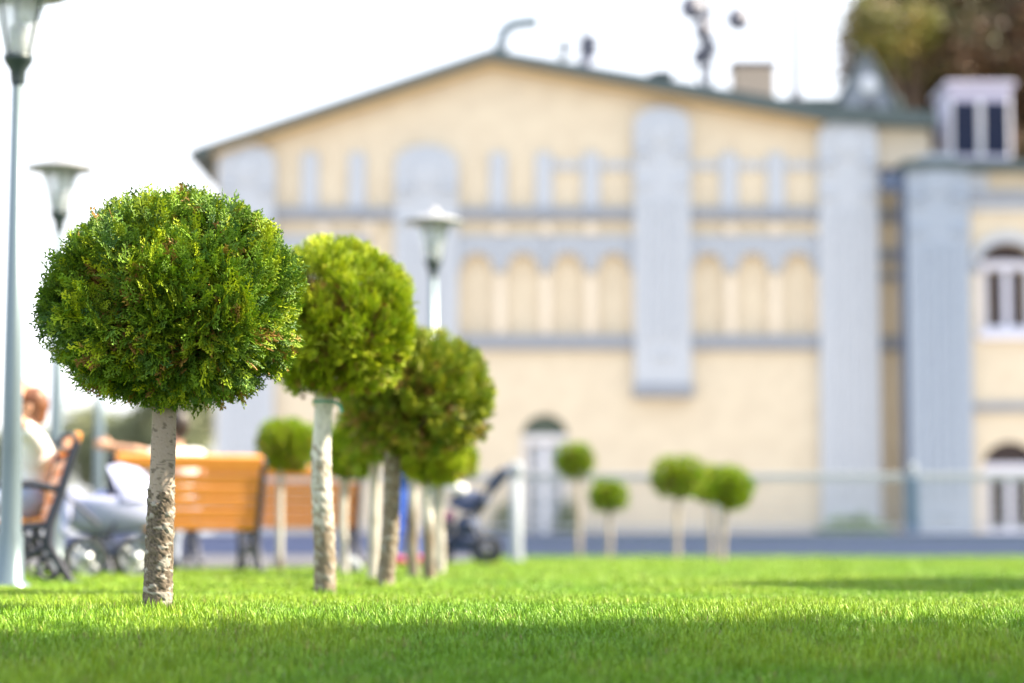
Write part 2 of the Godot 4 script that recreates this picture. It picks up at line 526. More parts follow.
func grass_zone(tufts: Array, z0: float, z1: float, per_m2: float, sc: float, xf: Array, co: Array) -> void:
	var hw := func(z: float) -> float: return 0.215 * z + 1.4
	var area := 0.0
	var steps := 40
	for i in steps:
		var z := lerpf(z0, z1, (i + 0.5) / steps)
		area += 2.0 * hw.call(z) * (z1 - z0) / steps
	var n := int(area * per_m2)
	var wmax: float = hw.call(z1)
	var got := 0
	while got < n:
		var z := rng.randf_range(z0, z1)
		var x := rng.randf_range(-wmax, wmax)
		if absf(x) > hw.call(z): continue
		got += 1
		if z > 10.1 and not Geometry2D.is_point_in_polygon(Vector2(x, -z), lawn_poly): continue
		var v := rng.randi() % tufts.size()
		var big := noise.get_noise_2d(x * 9.0, z * 9.0)
		var mid := noise2.get_noise_2d(x * 40.0, z * 40.0)
		var s := sc * (1.0 + 0.22 * big + 0.2 * mid) * rng.randf_range(0.8, 1.15)
		# the mower leaves longer blades against the trunks
		for q in [Vector2(-1.44, 9.83), Vector2(-0.933, 12.2), Vector2(-0.735, 14.0)]:
			var away: float = q.distance_to(Vector2(x, z))
			if away < 0.26: s *= lerpf(1.75, 1.0, away / 0.26)
		var b := Basis(Vector3.UP, rng.randf() * TAU)
		b = Basis(Vector3(rng.randf_range(-1, 1), 0, rng.randf_range(-1, 1)).normalized(), rng.randf_range(0, 0.16)) * b
		xf[v].append(Transform3D(b.scaled(Vector3(1, s, 1)), Vector3(x, ground_y(-z) - 0.005, -z)))
		var c := Color(0.158, 0.310, 0.014).lerp(Color(0.245, 0.375, 0.020), clampf(0.5 + big * 1.2 + mid * 0.5, 0, 1)) * rng.randf_range(0.8, 1.2)
		if rng.randf() < 0.03: c = Color(0.30, 0.27, 0.09)
		co[v].append(Color(c.r, c.g, c.b))

func materials() -> void:
	var m := mat("thuja", Color.WHITE, 0.5)
	m.vertex_color_use_as_albedo = true; m.backlight = Color(0.18, 0.20, 0.07); m.metallic_specular = 0.35
	m = mat("leaf", Color.WHITE, 0.55)
	m.vertex_color_use_as_albedo = true; m.backlight = Color(0.6, 0.65, 0.3)
	m = mat("grass", Color.WHITE, 0.45); m.metallic_specular = 0.4
	m.vertex_color_use_as_albedo = true; m.backlight = Color(0.85, 0.95, 0.35)
	m = mat("bark", Color.WHITE, 0.85); m.vertex_color_use_as_albedo = true
	m = mat("limb", lin(0.09, 0.06, 0.04), 0.9)
	m = mat("soil", Color.WHITE, 0.95); grain(m, lin(0.045, 0.075, 0.015), lin(0.09, 0.13, 0.03), 0.6, 0.03, 3)
	m = mat("paving", Color.WHITE, 0.85); grain(m, lin(0.065, 0.062, 0.07), lin(0.10, 0.095, 0.105), 0.5, 0.02, 4, 0.3)
	m = mat("bounce_paving", Color.WHITE, 0.85); grain(m, lin(0.27, 0.25, 0.235), lin(0.38, 0.35, 0.33), 0.5, 0.02, 19, 0.3)  # unseen forecourt paving, made pale to bounce light up onto the facade
	m = mat("cream", Color.WHITE, 0.9); grain(m, lin(0.59, 0.50, 0.375), lin(0.67, 0.58, 0.44), 0.25, 0.012, 6, 0.15)
	m = mat("cream_pale", Color.WHITE, 0.9); grain(m, lin(0.67, 0.58, 0.46), lin(0.74, 0.65, 0.53), 0.25, 0.012, 7, 0.15)
	m = mat("grey_blue", Color.WHITE, 0.85); grain(m, lin(0.41, 0.435, 0.48), lin(0.49, 0.515, 0.56), 0.4, 0.02, 8, 0.15)
	m = mat("grey_trim", Color.WHITE, 0.85); grain(m, lin(0.23, 0.245, 0.285), lin(0.29, 0.31, 0.35), 0.4, 0.02, 9, 0.15)
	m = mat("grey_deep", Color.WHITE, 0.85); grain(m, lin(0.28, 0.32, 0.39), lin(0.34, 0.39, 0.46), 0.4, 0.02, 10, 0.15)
	m = mat("grey_arch", Color.WHITE, 0.85); grain(m, lin(0.33, 0.355, 0.40), lin(0.40, 0.425, 0.47), 0.4, 0.02, 18, 0.15)
	m = mat("roof_metal", Color.WHITE, 0.6); grain(m, lin(0.045, 0.065, 0.068), lin(0.08, 0.11, 0.11), 0.4, 0.02, 12)
	m = mat("soffit", lin(0.42, 0.29, 0.13), 0.8)
	m = mat("white_paint", lin(0.74, 0.73, 0.76), 0.45)
	m = mat("lilac_paint", lin(0.46, 0.44, 0.57), 0.5)
	m = mat("dark_glass", lin(0.035, 0.04, 0.06), 0.08); m.metallic_specular = 0.6
	m = mat("brown_glass", lin(0.05, 0.038, 0.038), 0.25); m.metallic_specular = 0.25
	m = mat("fan_glass", lin(0.05, 0.075, 0.05), 0.1)
	m = mat("curtained_glass", lin(0.30, 0.33, 0.38), 0.15)
	m = mat("window_paint", lin(0.66, 0.66, 0.76), 0.5)
	m = mat("navy_glass", lin(0.02, 0.025, 0.05), 0.35); m.metallic_specular = 0.15
	m = mat("drain", lin(0.07, 0.10, 0.17), 0.4)
	m = mat("brick_cream", Color.WHITE, 0.9); grain(m, lin(0.40, 0.31, 0.24), lin(0.55, 0.43, 0.34), 1.2, 0.03, 13, 0.3)
	m = mat("steel", lin(0.42, 0.44, 0.46), 0.38, 0.85)
	m = mat("dark_steel", lin(0.10, 0.10, 0.13), 0.5, 0.3)
	m = mat("wall_blue", Color.WHITE, 0.85); grain(m, lin(0.17, 0.19, 0.31), lin(0.22, 0.25, 0.38), 0.6, 0.03, 14, 0.2)
	m = mat("rail_paint", lin(0.40, 0.40, 0.43), 0.5)
	m = mat("post_blue", lin(0.12, 0.17, 0.25), 0.5)
	m = mat("concrete", Color.WHITE, 0.85); grain(m, lin(0.24, 0.26, 0.29), lin(0.32, 0.34, 0.37), 1.0, 0.03, 15, 0.2)
	m = mat("pole_paint", lin(0.14, 0.18, 0.20), 0.34, 0.4)
	m = mat("pole_dark", lin(0.035, 0.05, 0.055), 0.4, 0.2)
	m = mat("lamp_cap", lin(0.28, 0.28, 0.30), 0.45, 0.1)
	m = mat("clear_glass", Color(0.93, 0.95, 0.97, 0.26), 0.04)
	m.transparency = BaseMaterial3D.TRANSPARENCY_ALPHA
	m = mat("lamp_white", lin(0.75, 0.73, 0.68), 0.4)
	m = mat("iron", lin(0.030, 0.032, 0.050), 0.45, 0.2)
	m = mat("wood", Color.WHITE, 0.5); grain(m, lin(0.72, 0.235, 0.035), lin(0.84, 0.34, 0.065), 2.0, 0.02, 16, 0.1)
	m.uv1_scale = Vector3(0.7, 9.0, 0.7)
	m = mat("skin", lin(0.56, 0.31, 0.20), 0.55); m.subsurf_scatter_enabled = true; m.subsurf_scatter_strength = 0.08
	m = mat("hair_auburn", lin(0.16, 0.06, 0.025), 0.5)
	m = mat("hair_dark", lin(0.03, 0.02, 0.016), 0.5)
	m = mat("shirt_white", lin(0.78, 0.77, 0.76), 0.85)
	m = mat("jeans_pale", lin(0.34, 0.38, 0.52), 0.9)
	m = mat("trousers_blue", lin(0.03, 0.09, 0.42), 0.85)
	m = mat("top_pink", lin(0.55, 0.33, 0.36), 0.85)
	m = mat("shoe_red", lin(0.45, 0.06, 0.10), 0.6)
	m = mat("shoe_dark", lin(0.05, 0.045, 0.05), 0.6)
	m = mat("cloth_lilac", lin(0.36, 0.38, 0.56), 0.9)
	m = mat("cloth_navy", lin(0.040, 0.055, 0.11), 0.85)
	m = mat("cloth_magenta", lin(0.35, 0.05, 0.20), 0.85)
	m = mat("rubber", lin(0.02, 0.02, 0.022), 0.8)
	m = mat("tie_green", lin(0.02, 0.30, 0.22), 0.6)
	for i in 5: sprays.append(make_spray(40 + i))
	leaf_sets.big = [make_leaf_cluster(1, 26, 0.24, 0.075, 0.12, M.leaf), make_leaf_cluster(2, 26, 0.24, 0.075, 0.12, M.leaf), make_leaf_cluster(3, 26, 0.24, 0.075, 0.12, M.leaf)]
	leaf_sets.small = make_leaf_cluster(4, 14, 0.08, 0.03, 0.06, M.leaf)

func flat(poly: PackedVector2Array, y: float, called: String, m: Material) -> MeshInstance3D:
	var st := mb(); st.set_smooth_group(-1)
	var ix := Geometry2D.triangulate_polygon(poly)
	for i in range(0, ix.size(), 3):
		var v := []
		for j in 3: v.append(Vector3(poly[ix[i + j]].x, y, poly[ix[i + j]].y))
		tri(st, v[0], v[1], v[2], Vector3.UP)
	var o := build(st, called, m, self)
	o.set_meta("kind", "structure")
	return o

# the lawn is level by the trees and falls away gently towards the camera
func ground_y(z: float) -> float:
	var t := clampf(9.5 + z, 0.0, 10.5)
	return -0.045 - 0.088 * t * t / (t + 0.35)

func sheet(called: String, zs: Array, x0: float, x1: float, down: float, m: Material) -> void:
	var st := mb(); st.set_smooth_group(0)
	for i in zs.size() - 1:
		var a: float = zs[i]; var b: float = zs[i + 1]
		quad(st, Vector3(x0, ground_y(a) - down, a), Vector3(x1, ground_y(a) - down, a), Vector3(x1, ground_y(b) - down, b), Vector3(x0, ground_y(b) - down, b), Vector3.UP)
	build(st, called, m, self).set_meta("kind", "structure")

func ground() -> void:
	var zs := [300.0, 3.0]
	for i in 26: zs.append(1.0 - i * 0.44)
	sheet("ground", zs + [-1500.0], -700.0, 700.0, 0.05, M.paving)
	sheet("near_lawn", zs.slice(1), -22.0, 22.0, 0.0, M.soil)
	flat(lawn_poly, -0.045, "lawn", M.soil)
	# paved walk behind and left of the lawn, and the strip in front of the building
	var walk := PackedVector2Array([Vector2(-0.45, -36.75), Vector2(-60, -36.75), Vector2(-60, -21.4), Vector2(-22, -21.8)])
	for i in range(8, 3, -1): walk.append(lawn_poly[i])
	flat(walk, 0.0, "path", M.paving)
	flat(PackedVector2Array([Vector2(-60, -37.2), Vector2(60, -37.2), Vector2(60, -59.9), Vector2(-60, -59.9)]), 0.0, "forecourt", M.bounce_paving)

func grass() -> void:
	rng.seed = 77
	var near := []; var far := []
	for i in 5: near.append(make_tuft(200 + i, 16, 0.035, 0.0016, 0.022, 0.060))
	for i in 4: far.append(make_tuft(300 + i, 14, 0.06, 0.0028, 0.025, 0.055))
	var xn := []; var cn := []
	for i in 5: xn.append([]); cn.append([])
	grass_zone(near, 2.5, 6.4, 300, 1.0, xn, cn)
	grass_zone(near, 6.4, 13.5, 1000, 1.0, xn, cn)
	var xg := []; var cg := []
	for i in 4: xg.append([]); cg.append([])
	grass_zone(far, 13.5, 22.0, 300, 1.0, xg, cg)
	grass_zone(far, 22.0, 36.6, 150, 1.1, xg, cg)
	var root := thing("grass", "short bright green mown grass covering the whole lawn", "grass")
	root.set_meta("kind", "stuff")
	for i in 5: multi(near[i], xn[i], cn[i], "blades", root)
	for i in 4: multi(far[i], xg[i], cg[i], "blades", root)

# ---------------------------------------------------------------- buildings
func part_box(called: String, m: Material, parent: Node, lo: Vector3, hi: Vector3, ch := 0.02) -> MeshInstance3D:
	var st := mb()
	box(st, (lo + hi) * 0.5, hi - lo, ch)
	return build(st, called, m, parent)

func part_poly(called: String, m: Material, parent: Node, poly: PackedVector2Array, z0: float, z1: float) -> MeshInstance3D:
	var st := mb()
	extrude(st, poly, z0, z1)
	return build(st, called, m, parent)

func cut(parent: CSGShape3D, poly: PackedVector2Array, depth: float, m: Material) -> void:
	var c := CSGPolygon3D.new()
	c.polygon = poly; c.depth = depth + 0.4
	c.position.z = 0.4          # the polygon is drawn from z = 0 back to -depth
	c.operation = CSGShape3D.OPERATION_SUBTRACTION
	c.material = m
	c.name = "opening"
	parent.add_child(c, true)

func pilaster(parent: Node, x0: float, x1: float, y0: float, ytop: float, m: Material, bracket: bool, d := 0.30) -> void:
	# round-headed pilaster with raised border, panels and a foot
	var w := x1 - x0; var cx := (x0 + x1) / 2
	var p := part_poly("pilaster", m, parent, arch_poly(cx, w, y0, ytop - w * 0.30, 16, w * 0.30), 0.0, d)
	# head medallion, collar bands and flutes stand proud of it
	var st := mb()
	lathe(st, [[0.0, 0.06], [w * 0.16, 0.06], [w * 0.22, 0.03], [w * 0.26, 0.07], [w * 0.30, 0.0]], 20, Transform3D(Basis(Vector3.RIGHT, PI / 2), Vector3(cx, ytop - w * 0.42, d)))
	build(st, "medallion", m, p)
	for yy in [ytop - 1.05, ytop - 1.25, ytop - 1.95]:
		for s in [-1.0, 1.0]:
			var b := mb()
			box(b, Vector3(cx + s * w * 0.34, yy, d + 0.02), Vector3(w * 0.26, 0.13, 0.10), 0.02)
			build(b, "block", m, p)
	for i in 5:
		var xx := cx + (i - 2) * w * 0.155
		var b := mb()
		box(b, Vector3(xx, (y0 + 1.2 + ytop - 2.3) / 2, d + 0.012), Vector3(w * 0.085, ytop - 2.3 - y0 - 1.2, 0.06), 0.015)
		build(b, "flute", m, p)
	var b2 := mb()
	box(b2, Vector3(cx, y0 + 0.85, d + 0.02), Vector3(w * 0.34, 0.12, 0.10), 0.02)
	build(b2, "block", m, p)
	if bracket:
		var st2 := mb()
		box(st2, Vector3(cx, y0 - 0.03, d * 0.5 + 0.04), Vector3(w + 0.1, 0.30, d + 0.1), 0.03)
		build(st2, "bracket", M.grey_trim, p)

func arcade(parent: Node, xs: Array, sp: float, y_low: float, wall: CSGShape3D) -> void:
	for x in xs:
		var st := mb()
		var p := PackedVector2Array([Vector2(x - sp / 2 + 0.003, 7.79), Vector2(x - sp / 2 + 0.003, 6.95), Vector2(x - sp / 2 + 0.10, 6.86)])
		for i in 13:
			var a := PI - PI * i / 12
			p.append(Vector2(x + cos(a) * (sp / 2 - 0.17), 6.93 + sin(a) * 0.44))
		p.append(Vector2(x + sp / 2 - 0.10, 6.86)); p.append(Vector2(x + sp / 2 - 0.003, 6.95)); p.append(Vector2(x + sp / 2 - 0.003, 7.79))
		extrude(st, p, 0.0, 0.13)
		build(st, "arch", M.grey_arch, parent)
		cut(wall, arch_poly(x, sp - 0.36, y_low + 0.02, 6.93, 12, 0.43), 0.14, M.cream)
		# bracket under the string course, and slender shafts in the niche sides
		var b := mb(); box(b, Vector3(x + sp / 2, 7.97, 0.08), Vector3(0.30, 0.30, 0.16), 0.03)
		build(b, "bracket", M.cream_pale, parent)
		var s := mb(); box(s, Vector3(x + sp / 2, (y_low + 6.84) / 2, 0.035), Vector3(0.24, 6.84 - y_low, 0.07), 0.02)
		build(s, "shaft", M.cream_pale, parent)

func arched_opening(parent: Node, called: String, cx: float, w: float, y0: float, ys: float, z: float, frame: Material, glass: Material, fan: Material, mull: int, bars: int) -> void:
	# frame, fanlight, panes between mullions; z is the plane of the glass inside the recess
	var f := MeshInstance3D.new()
	var st := mb()
	var t := 0.15
	box(st, Vector3(cx - w / 2 + t / 2, (y0 + ys) / 2, z + 0.05), Vector3(t, ys - y0, 0.10), 0.01)
	box(st, Vector3(cx + w / 2 - t / 2, (y0 + ys) / 2, z + 0.05), Vector3(t, ys - y0, 0.10), 0.01)
	box(st, Vector3(cx, ys + 0.004, z + 0.055), Vector3(w - 0.004, t * 1.3, 0.11), 0.01)
	box(st, Vector3(cx, y0 + t / 2, z + 0.053), Vector3(w - 2 * t - 0.004, t, 0.106), 0.01)
	var root := build(st, called, frame, parent)
	var inner := w - 2 * t
	for i in range(1, mull):
		var m := mb()
		box(m, Vector3(cx - inner / 2 + inner * i / mull, (y0 + ys) / 2, z + 0.05), Vector3(t * 1.1, ys - y0 - 2 * t, 0.09), 0.01)
		build(m, "mullion", frame, root)
	for j in range(1, bars):
		var m := mb()
		box(m, Vector3(cx, lerpf(y0 + t, ys, float(j) / bars), z + 0.045), Vector3(inner, 0.05, 0.06), 0.01)
		build(m, "glazing_bar", frame, root)
	for i in mull:
		var g := mb()
		var x0 := cx - inner / 2 + inner * i / mull + t * 0.55; var x1 := cx - inner / 2 + inner * (i + 1) / mull - t * 0.55
		box(g, Vector3((x0 + x1) / 2, (y0 + ys) / 2, z + 0.015), Vector3(x1 - x0, ys - y0 - 2 * t, 0.02))
		build(g, "pane", glass, root)
	var p := part_poly("fanlight", fan, root, arch_poly(cx, w - 0.006, ys + t * 0.66, ys + t * 0.7, 14, w * 0.46), z, z + 0.03)
	p.name = "fanlight"

func main_building() -> void:
	var B := thing("gabled_building", "large cream building with wide shallow gable, grey-blue pilasters and arcade", "building", Vector3(0, 0, -60))
	var wall := CSGCombiner3D.new()
	wall.name = "wall"
	B.add_child(wall)
	var body := CSGPolygon3D.new()
	body.name = "masonry"
	body.polygon = PackedVector2Array([Vector2(-7.42, -0.1), Vector2(9.15, -0.1), Vector2(9.15, 10.52), Vector2(7.6, 10.60), Vector2(-0.55, 12.15), Vector2(-7.42, 9.78)])
	body.depth = 15.0
	body.material = M.cream
	wall.add_child(body)
	# string courses
	for r in [[-5.9, -2.93], [-1.34, 3.05], [4.46, 7.65]]:
		part_box("string_course", M.grey_trim, B, Vector3(r[0], 8.19, 0), Vector3(r[1], 8.49, 0.20))
		part_box("string_course", M.grey_trim, B, Vector3(r[0], 4.94, 0), Vector3(r[1], 5.30, 0.18))
	# short strips between the upper course and the gable
	for x in [-5.06, -3.88, -0.35, 0.80, 1.98, 5.43, 6.61]:
		part_poly("strip", M.grey_blue, B, arch_poly(x, 0.42, 8.495, 9.78, 8, 0.12), 0.0, 0.12)
	for r in [[1.02, 1.76], [2.20, 3.05], [4.46, 5.21], [5.65, 6.39], [6.83, 7.65]]:
		part_box("band", M.grey_blue, B, Vector3(r[0], 9.45, 0), Vector3(r[1], 9.66, 0.08))
	arcade(B, [-5.3, -4.15], 1.15, 5.30, wall)
	arcade(B, [-0.874, 0.275, 1.398, 2.546], 1.15, 5.30, wall)
	arcade(B, [4.90, 6.015, 7.13], 1.12, 5.30, wall)
	# niche-headed panel left of the middle, and the pilasters
	pilaster(B, -7.32, -5.92, 0.0, 10.05, M.grey_blue, false)
	pilaster(B, -2.93, -1.35, 3.93, 10.05, M.grey_blue, true, 0.22)
	pilaster(B, 3.05, 4.45, 3.93, 11.0, M.grey_blue, true)
	pilaster(B, 7.66, 9.12, 0.0, 10.72, M.grey_blue, false)
	# door
	cut(wall, arch_poly(0.82, 1.14, -0.05, 2.80, 14, 0.53), 0.35, M.cream_pale)
	arched_opening(B, "door", 0.82, 1.13, 0.02, 2.72, -0.30, M.white_paint, M.curtained_glass, M.fan_glass, 2, 4)
	part_poly("plinth", M.grey_trim, B, PackedVector2Array([Vector2(-5.9, -0.1), Vector2(0.2, -0.1), Vector2(0.2, 0.42), Vector2(-5.9, 0.42)]), 0.0, 0.07)
	part_poly("plinth", M.grey_trim, B, PackedVector2Array([Vector2(1.45, -0.1), Vector2(7.64, -0.1), Vector2(7.64, 0.42), Vector2(1.45, 0.42)]), 0.0, 0.07)
	# roof: two slopes with overhang
	var L := Vector2(-7.95, 9.70); var A := Vector2(-0.55, 12.16); var R := Vector2(7.75, 10.62); var R2 := Vector2(10.6, 10.50)
	var roof := part_poly("roof", M.roof_metal, B, PackedVector2Array([L, A, R, R2, R2 + Vector2(0, 0.38), R + Vector2(0, 0.40), A + Vector2(0, 0.30), L + Vector2(0, 0.24)]), -15.3, 0.48)
	part_poly("gable_board", M.soffit, roof, PackedVector2Array([L + Vector2(0.5, 0.05), A - Vector2(0, 0.10), R - Vector2(0, 0.10), R, A, L + Vector2(0.5, 0.165)]), 0.02, 0.44)
	for i in 30:
		var zz := 0.2 - i * 0.5
		var s := mb()
		for e in [[L + Vector2(0, 0.24), A + Vector2(0, 0.30)], [A + Vector2(0, 0.30), R + Vector2(0, 0.40)]]:
			var a: Vector2 = e[0]; var b: Vector2 = e[1]
			var ang := (b - a).angle()
			box(s, Vector3.ZERO, Vector3((b - a).length(), 0.05, 0.04), 0.0, Transform3D(Basis(Vector3.BACK, ang), Vector3((a.x + b.x) / 2, (a.y + b.y) / 2 + 0.02, zz)))
		build(s, "seam", M.roof_metal, roof)
	# gutter at the left eave
	var gt := mb(); tube(gt, [Vector3(-7.98, 9.78, 0.48), Vector3(-7.98, 9.76, -15.3)], 0.11, 10)
	build(gt, "gutter", M.pole_dark, roof)
	# higher block behind the right slope, with its parapet
	part_box("rear_roof", M.roof_metal, roof, Vector3(3.4, 10.9, -9.0), Vector3(10.4, 11.98, -3.6), 0.05)
	# chimney
	var ch := part_box("chimney", M.brick_cream, roof, Vector3(5.72, 10.9, -2.6), Vector3(6.80, 12.45, -1.6), 0.03)
	part_box("chimney_cap", M.dark_steel, ch, Vector3(5.64, 12.452, -2.68), Vector3(6.88, 12.56, -1.52), 0.02)
	part_box("flashing", M.dark_steel, ch, Vector3(5.45, 10.95, -2.7), Vector3(5.715, 11.75, -1.7), 0.02)

func side_wing() -> void:
	var W := thing("side_wing", "cream wing with arched windows and dark roof at the right edge", "building", Vector3(0, 0, -59.2))
	var wall := CSGCombiner3D.new(); wall.name = "wall"; W.add_child(wall)
	var b := CSGPolygon3D.new(); b.name = "masonry"
	b.polygon = PackedVector2Array([Vector2(9.17, -0.1), Vector2(20.0, -0.1), Vector2(20.0, 9.2), Vector2(9.17, 9.2)])
	b.depth = 14.0; b.position.z = -1.2; b.material = M.cream
	wall.add_child(b)
	var b2 := CSGPolygon3D.new(); b2.name = "masonry"
	b2.polygon = PackedVector2Array([Vector2(9.80, -0.1), Vector2(20.2, -0.1), Vector2(20.2, 9.28), Vector2(9.80, 9.28)])
	b2.depth = 8.0; b2.material = M.cream
	wall.add_child(b2)
	var d := 0.0
	# recess between the two pilasters keeps the courses
	for y in [[8.19, 8.49], [7.2, 7.5], [6.72, 6.9], [4.94, 5.30]]:
		part_box("string_course", M.grey_trim, W, Vector3(9.18, y[0], -1.2), Vector3(9.72, y[1], -1.04))
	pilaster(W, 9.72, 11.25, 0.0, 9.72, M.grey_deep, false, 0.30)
	part_box("cornice", M.grey_blue, W, Vector3(11.26, 8.30, d), Vector3(20.2, 8.50, d + 0.14))
	part_box("cornice", M.grey_trim, W, Vector3(11.26, 8.503, d), Vector3(20.2, 8.78, d + 0.24))
	part_box("string_course", M.grey_trim, W, Vector3(11.26, 3.36, d), Vector3(20.2, 3.56, d + 0.14))
	part_box("side_strip", M.grey_blue, W, Vector3(11.26, 8.79, d), Vector3(11.75, 9.26, d + 0.1))
	for cx in [12.22, 14.95, 17.7]:
		cut(wall, arch_poly(cx, 1.36, 5.30, 7.02, 14, 0.52), 0.30, M.cream_pale)
		arched_opening(W, "window", cx, 1.34, 5.32, 6.98, -0.25, M.window_paint, M.brown_glass, M.brown_glass, 2, 1)
		var st := mb()
		var p := PackedVector2Array()
		for i in 15:
			var a := PI * i / 14
			p.append(Vector2(cx + cos(a) * 0.90, 7.02 + sin(a) * 0.76))
		for i in 15:
			var a := PI - PI * i / 14
			p.append(Vector2(cx + cos(a) * 0.69, 7.02 + sin(a) * 0.53))
		extrude(st, p, 0.0, 0.12)
		build(st, "hood", M.grey_blue, W)
		part_box("sill", M.window_paint, W, Vector3(cx - 0.78, 5.14, 0), Vector3(cx + 0.78, 5.30, 0.18))
		cut(wall, arch_poly(cx, 1.36, 0.3, 2.02, 14, 0.60), 0.30, M.cream_pale)
		arched_opening(W, "window", cx, 1.34, 0.32, 1.98, -0.25, M.window_paint, M.brown_glass, M.brown_glass, 2, 1)
	for x in [11.35, 13.55]:
		part_box("impost", M.grey_trim, W, Vector3(x - 0.22, 6.78, 0), Vector3(x + 0.22, 6.98, 0.08))
	# drain pipe in the corner with its hopper
	var st := mb()
	tube(st, [Vector3(9.64, 0.0, 0.08), Vector3(9.64, 8.9, 0.08)], 0.085, 10)
	var dr := build(st, "drainpipe", M.drain, W)
	st = mb()
	box(st, Vector3(9.45, 9.05, -0.1), Vector3(0.62, 0.48, 0.4), 0.05)
	build(st, "hopper", M.drain, dr)
	# roof, its edge, the parapet block and the dormer
	var r := part_poly("roof", M.roof_metal, W, PackedVector2Array([Vector2(9.62, 9.29), Vector2(20.6, 9.29), Vector2(20.6, 9.54), Vector2(9.62, 9.54)]), -10.0, 0.40)
	part_box("parapet", M.cream_pale, W, Vector3(9.16, 9.545, -2.6), Vector3(10.52, 10.62, -0.9), 0.02)
	part_box("parapet_coping", M.roof_metal, W, Vector3(9.14, 10.622, -2.7), Vector3(10.6, 10.74, -0.82), 0.02)
	var dm := part_box("dormer", M.lilac_paint, r, Vector3(10.92, 9.545, -2.4), Vector3(12.48, 11.50, -0.5), 0.03)
	part_box("dormer_roof", M.lilac_paint, dm, Vector3(10.82, 11.502, -2.5), Vector3(12.58, 11.64, -0.36), 0.03)
	for k in 2:
		var x0 := 11.01 + k * 0.76
		part_box("pane", M.navy_glass, dm, Vector3(x0, 9.80, -0.51), Vector3(x0 + 0.62, 11.14, -0.485), 0.0)
		for e in [[x0 - 0.06, x0, 9.74, 11.20], [x0 + 0.62, x0 + 0.67, 9.74, 11.20]]:
			part_box("frame", M.white_paint, dm, Vector3(e[0], e[2], -0.52), Vector3(e[1], e[3], -0.45), 0.01)
		part_box("glazing_bar", M.navy_glass, dm, Vector3(x0, 10.66, -0.486), Vector3(x0 + 0.62, 10.70, -0.46), 0.0)

